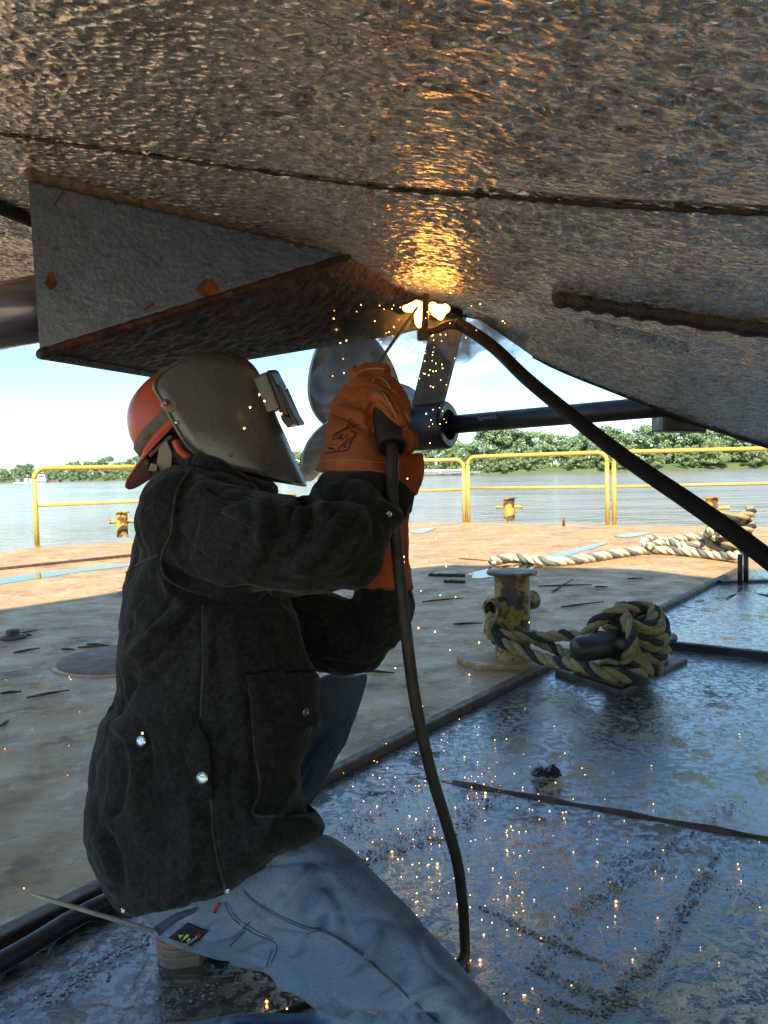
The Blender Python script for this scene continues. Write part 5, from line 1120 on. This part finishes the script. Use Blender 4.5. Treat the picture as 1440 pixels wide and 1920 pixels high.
for ln in ([(664, 704), (680, 694), (700, 691), (722, 692)], [(700, 716), (698, 712), (708, 708), (722, 714), (732, 728)], [(712, 728), (722, 742), (734, 762), (744, 782)], [(700, 812), (699, 800), (704, 788)], [(760, 772), (766, 788), (764, 800), (755, 808)]): surf_tube('welt', GB, ln, 0.0013, M['welt'], gl, 0.0006, fb=1.3)
surf_tube('stitching', GB, [(600, 866), (640, 862), (700, 866), (738, 872)], 0.0006, M['welt'], gl, 0.0008, fb=1.25)
q = [hit(GB, x, y, 0.0, 1.23)[0] for x, y in spl2([(594, 880), (640, 878), (700, 883), (746, 888)], 6)]; tube('hem', q, 0.0035, M['glove'], gl, 8)
def zz(pts): return [(600 + x / 16.0, 770 + y / 16.0) for x, y in pts]
st_ = []
for pts, wpx in (([(170, 1290), (430, 1240), (600, 1230), (800, 1210), (870, 1150), (900, 1000), (1000, 830), (1090, 690)], 2.6), ([(910, 610), (1100, 685)], 2.6), ([(930, 560), (1000, 470), (1080, 430), (1200, 400)], 2.2), ([(810, 500), (860, 420), (850, 330), (890, 260), (990, 235)], 2.2), ([(530, 1190), (700, 1000), (880, 820)], 1.8),
                 ([(820, 680), (820, 740), (690, 870), (650, 920)], 1.8), ([(390, 880), (540, 850), (690, 860)], 1.8), ([(440, 1230), (440, 1160), (290, 1100)], 1.8), ([(310, 1030), (370, 1010), (430, 1040)], 1.4), ([(360, 760), (500, 660), (660, 590), (830, 500)], 1.6), ([(360, 860), (500, 770), (700, 700)], 1.6), ([(950, 800), (860, 930), (700, 1060)], 1.4), ([(900, 330), (920, 430), (960, 380)], 1.4), ([(960, 300), (985, 410)], 1.4), ([(860, 480), (880, 560)], 1.6)):
    st_.append(surf_stroke(GB, zz(pts), wpx, 0.0010, 1.25))
for k in range(9):
    x = 400 + k * 50; y = 735 - k * 24; st_.append(surf_stroke(GB, zz([(x, y + 40), (x + 22, y - 26)]), 1.5, 0.0010, 1.25)); st_.append(surf_stroke(GB, zz([(x + 22, y - 26), (x + 40, y + 8)]), 1.1, 0.0010, 1.25))
mk('printed_logo', *join_vf(st_), M['ink'], gl, False)
for pl in ([(520, 840), (700, 710), (650, 840)], [(260, 1170), (290, 1100), (450, 1160), (430, 1190)], [(680, 1130), (800, 1030), (780, 1120)]): surf_patch('logo_fill', GB, zz(pl), M['ink'], gl, 0.001, 1, 0, 1.25)
surf_text('logo_text', GB, 'B', zz([(1095, 295)])[0], (-7.5, -0.6), (-0.6, 7.5), M['ink'], gl, 0.001, 1.25)
# ---- far glove, behind
c2_ = [(655, 1098, 776, 1106, 1.40, 0.078), (668, 1060, 768, 1060, 1.41, 0.07), (690, 1000, 766, 990, 1.42, 0.058), (720, 950, 770, 945, 1.43, 0.042), (728, 905, 786, 905, 1.44, 0.036), (722, 860, 780, 866, 1.44, 0.034), (716, 838, 764, 840, 1.44, 0.03)]
FG2 = [([(770, 925, 1.43), (784, 880, 1.43), (784, 850, 1.425)], 0.0135), ([(735, 850, 1.42), (760, 842, 1.40), (772, 826, 1.385), (760, 818, 1.38)], 0.015), ([(725, 846, 1.40), (748, 842, 1.375), (764, 832, 1.365)], 0.014)]
co, nr, fc = remesh(join_vf([ploft(c2_, 24)] + [fing(p, r) for p, r in FG2]), 0.0032, 3)
co = co + nr * (0.003 * nfield(co, 26, 8, 2))[:, None]
for ln, wd_, am in (([(745, 975), (765, 985)], 5, -0.005), ([(690, 1010), (730, 1000), (765, 1010)], 6, 0.005), ([(740, 880), (760, 920), (750, 960)], 6, -0.005)): co = fold(co, nr, ln, wd_, am)
g2 = finish('glove', co, fc, M['glove_shaded'], person); g2['label'] = 'shaded orange leather gauntlet of the far hand'; G2B = bvh_of(g2)
q = [hit(G2B, x, y, 0.0, 1.4)[0] for x, y in spl2([(660, 1094), (700, 1103), (740, 1104), (772, 1098)], 6)]; tube('hem', q, 0.003, M['glove_shaded'], g2, 8)

# ------------------------------------------------------------------ electrode holder, leads, clamp, arc
eh = thing('electrode_holder', P(725, 800, 1.26), 'black ribbed electrode holder gripped in the orange glove with rod', 'electrode holder')
ax0 = P(736, 836, 1.185); ax1 = P(714, 755, 1.285); ad = (ax1 - ax0)
pth = [ax0.lerp(ax1, k / 40) for k in range(41)]
tube('handle', pth, [0.0195 + (0.0012 if k % 2 else -0.0009) if k > 3 else 0.0205 for k in range(41)], M['cable'], eh, 24)
lathe('handle_mouth', [(0.0205, 0), (0.0215, 0.003), (0.0165, 0.004), (0.0150, -0.02)], ax0, -ad, M['black'], eh, 24)
tube('jaw', [ax1, P(700, 715, 1.315), P(662, 697, 1.325)], [0.02, 0.013, 0.012], M['black'], eh, 14)
arcp = P(782, 577, 1.62)
tube('welding_rod', [P(688, 712, 1.335), P(735, 644, 1.46), arcp], 0.0032, M['rod'], eh, 8)
ld = [(730, 822, 1.20), (736, 850, 1.175), (736, 885, 1.16), (736, 940, 1.14), (741, 1000, 1.14), (750, 1090, 1.15), (762, 1190, 1.16), (778, 1310, 1.18), (806, 1440, 1.21), (836, 1540, 1.25), (858, 1620, 1.29), (868, 1700, 1.34), (871, 1760, 1.37)]
pts = [P(*p) for p in ld]; e_ = D(866, 1800, 0.012); pts += [e_ + Vector((0.004, .0, .006)), D(845, 1815, .012), D(760, 1850, .012), D(640, 1880, .012), D(570, 1890, .012), D(400, 1960, .012)]
tube('welding_lead', catmull(pts, 8), 0.0096, M['cable'], eh, 12)
gc = thing('ground_cable', P(860, 606, 1.66), 'thick black ground cable sagging from the weld to the right edge', 'cable')
gp_ = [(858, 606, 1.66), (885, 622, 1.62), (930, 655, 1.55), (985, 708, 1.46), (1050, 762, 1.37), (1130, 826, 1.27), (1200, 878, 1.19), (1280, 932, 1.11), (1360, 988, 1.04), (1450, 1056, .97), (1620, 1190, .88)]
tube('cable', catmull([P(*p) for p in gp_] + [Vector((0.78, 0.80, 0.50)), Vector((1.02, 0.70, 0.20)), Vector((1.3, 0.62, 0.035)), Vector((1.7, 0.5, 0.031)), Vector((2.6, 0.3, 0.031))], 8), 0.0128, M['cable_black'], gc, 14)
tube('copper_end', catmull([P(866, 610, 1.655), P(842, 609, 1.66), P(815, 619, 1.66), P(790, 626, 1.655)], 6), [0.012 - 0.0003 * k for k in range(19)], M['curb'], gc, 10)
cl_ = thing('ground_clamp', P(796, 600, 1.66), 'rusty steel bar with clamp foot hanging at the weld', 'clamp')
tube('bar', [P(799, 552, 1.66), P(797, 600, 1.66), P(795, 622, 1.66)], [0.0085, 0.0075, 0.0075], M['curb'], cl_, 8)
o = mk('clamp_foot', *box_vf(P(793, 627, 1.655), (0.0125, 0, 0), (0, .012, 0), (0, 0, 0.0125)), M['curb'], cl_, False); bevel(o, .003)
o = tube('spare_electrode', [P(58, 1676, 1.02), P(90, 1686, 1.03), P(290, 1746, 1.10)], [0.0012, 0.0034, 0.0034], M['whiterod'], None, 8); tag(o, 'pale electrode rod sticking out behind the jacket hem', 'electrode')
fr = random.Random(2)
def flame(name, pl, d, mat, th):
    """rounded glowing tongue of burning gas"""
    n = len(pl); c = Vector((sum(p[0] for p in pl) / n, sum(p[1] for p in pl) / n, 0)); V = []; Fc = []
    sp = spl2(pl + pl[:1], 5)[:-1]; m_ = len(sp)
    for s, k in ((0, 1.0), (1, .8), (1.25, .45), (-1, .8), (-1.25, .45)):
        V += [P(c.x + (x - c.x) * k, c.y + (y - c.y) * k, d + s * th) for x, y in sp]
    for a, b in ((0, 1), (1, 2), (3, 0), (4, 3)): Fc += [(a * m_ + i, a * m_ + (i + 1) % m_, b * m_ + (i + 1) % m_, b * m_ + i) for i in range(m_)]
    Fc += [tuple(2 * m_ + i for i in range(m_)), tuple(4 * m_ + m_ - 1 - i for i in range(m_))]
    return mk(name, V, Fc, mat, arcT)
arcT = thing('weld_arc', arcp, 'blazing yellow-white arc flames at the rod tip', 'arc flame')
for bl in ([((785, 590), .008, .008, .024), ((776, 577), .012, .008, .010), ((764, 578), .009, .006, .007), ((783, 571), .009, .008, .008)], [((811, 576), .010, .008, .009), ((822, 583), .013, .009, .012), ((834, 579), .009, .007, .009), ((826, 592), .007, .006, .008)]):
    c_, n_, f_ = remesh(join_vf([ell(p, 1.68, a * 1.35, b * 1.3, c * 1.25, None, 14, 10) for p, a, b, c in bl]), 0.0016, 6)
    mk('flame', c_ + n_ * (0.0012 * nfield(c_, 120, 3, 2))[:, None], f_, M['arc'], arcT)
# sparks, far too many to count
sp_ = []; sr = random.Random(11)
def spark(p, r):
    k = [Vector(x) * r for x in ((1, 0, 0), (-1, 0, 0), (0, 1, 0), (0, -1, 0), (0, 0, 1.2), (0, 0, -1.2))]
    sp_.append(([p + q for q in k], [(4, 0, 2), (4, 2, 1), (4, 1, 3), (4, 3, 0), (5, 2, 0), (5, 1, 2), (5, 3, 1), (5, 0, 3)]))
for _ in range(80): spark(P(sr.gauss(760, 75), sr.uniform(570, 720), sr.uniform(1.45, 1.75)), sr.uniform(0.0006, 0.0013))
for _ in range(30): spark(P(sr.gauss(815, 20), sr.uniform(640, 800), sr.uniform(1.5, 1.7)), sr.uniform(0.0004, 0.0012))
for _ in range(55): spark(P(sr.gauss(770, 90), sr.uniform(800, 1300), sr.uniform(1.15, 1.7)), sr.uniform(0.0006, 0.0016))
for _ in range(230):
    x, y = sr.gauss(860, 150), sr.gauss(1590, 130)
    if x < 560 + (y - 1480) * 0.9 or y > 1915 or y < 1290 or x > 1430: continue
    spark(D(x, y, sr.choice([0.018, 0.018, 0.022, 0.04])), sr.uniform(0.0004, 0.0012))
for _ in range(40):
    x, y = sr.uniform(700, 1430), sr.uniform(1350, 1910); 
    if x > 600 + (y - 1500) * 0.9: spark(D(x, y, 0.0185), sr.uniform(0.0005, 0.0012))
for _ in range(12): spark(D(sr.uniform(0, 240), sr.uniform(1250, 1700), 0.012), sr.uniform(0.0006, 0.0013))
for x, y in ((910, 1487), (880, 1265), (735, 1597), (760, 1250), (1155, 1690), (900, 1800), (820, 1620), (500, 1878), (538, 1893)): spark(D(x, y, 0.02), 0.0024)
for x, y, d in ((486, 740, 1.28), (496, 752, 1.28), (458, 803, 1.25), (469, 764, 1.3), (527, 776, 1.29), (757, 1044, 1.28), (757, 1054, 1.28), (267, 1375, 1.0)): spark(P(x, y, d), 0.0015)
o = mk('welding_sparks', *join_vf(sp_), M['spark'], None, False); tag(o, 'orange-white welding sparks falling and lying on the deck', 'sparks', kind='stuff')

# ------------------------------------------------------------------ drifting weld smoke
sm_ = bpy.data.materials.new('weld_smoke'); sm_.use_nodes = True; t = sm_.node_tree; n = t.nodes; l = t.links
n.remove(n['Principled BSDF']); pv = n.new('ShaderNodeVolumePrincipled'); l.new(pv.outputs[0], n['Material Output'].inputs['Volume'])
pv.inputs['Color'].default_value = (0.85, 0.86, 0.9, 1); pv.inputs['Anisotropy'].default_value = 0.3
tc = n.new('ShaderNodeTexCoord'); z = n.new('ShaderNodeTexNoise'); z.inputs['Scale'].default_value = 22; z.inputs['Detail'].default_value = 5; z.inputs['Distortion'].default_value = 1.2; l.new(tc.outputs['Object'], z.inputs['Vector'])
g = n.new('ShaderNodeMapRange'); g.inputs['From Min'].default_value = 0.42; g.inputs['From Max'].default_value = 0.66; g.inputs['To Max'].default_value = 50.0
l.new(z.outputs['Fac'], g.inputs['Value']); l.new(g.outputs['Result'], pv.inputs['Density'])
co, nr, fc = remesh(join_vf([ell((700, 615), 1.72, 0.075, 0.06, 0.045), ell((650, 640), 1.74, 0.06, 0.05, 0.05), ell((650, 690), 1.72, 0.06, 0.05, 0.06), ell((615, 720), 1.74, 0.045, 0.04, 0.05), ell((790, 610), 1.74, 0.07, 0.05, 0.04), ell((900, 625), 1.76, 0.07, 0.06, 0.04), ell((955, 645), 1.80, 0.05, 0.05, 0.04), ell((860, 640), 1.75, 0.05, 0.05, 0.05)]), 0.008, 4)
smoke = mk('weld_smoke', co + nr * (0.008 * nfield(co, 18, 5, 2))[:, None], fc, sm_); tag(smoke, 'thin grey weld smoke drifting round the arc', 'smoke', kind='stuff')
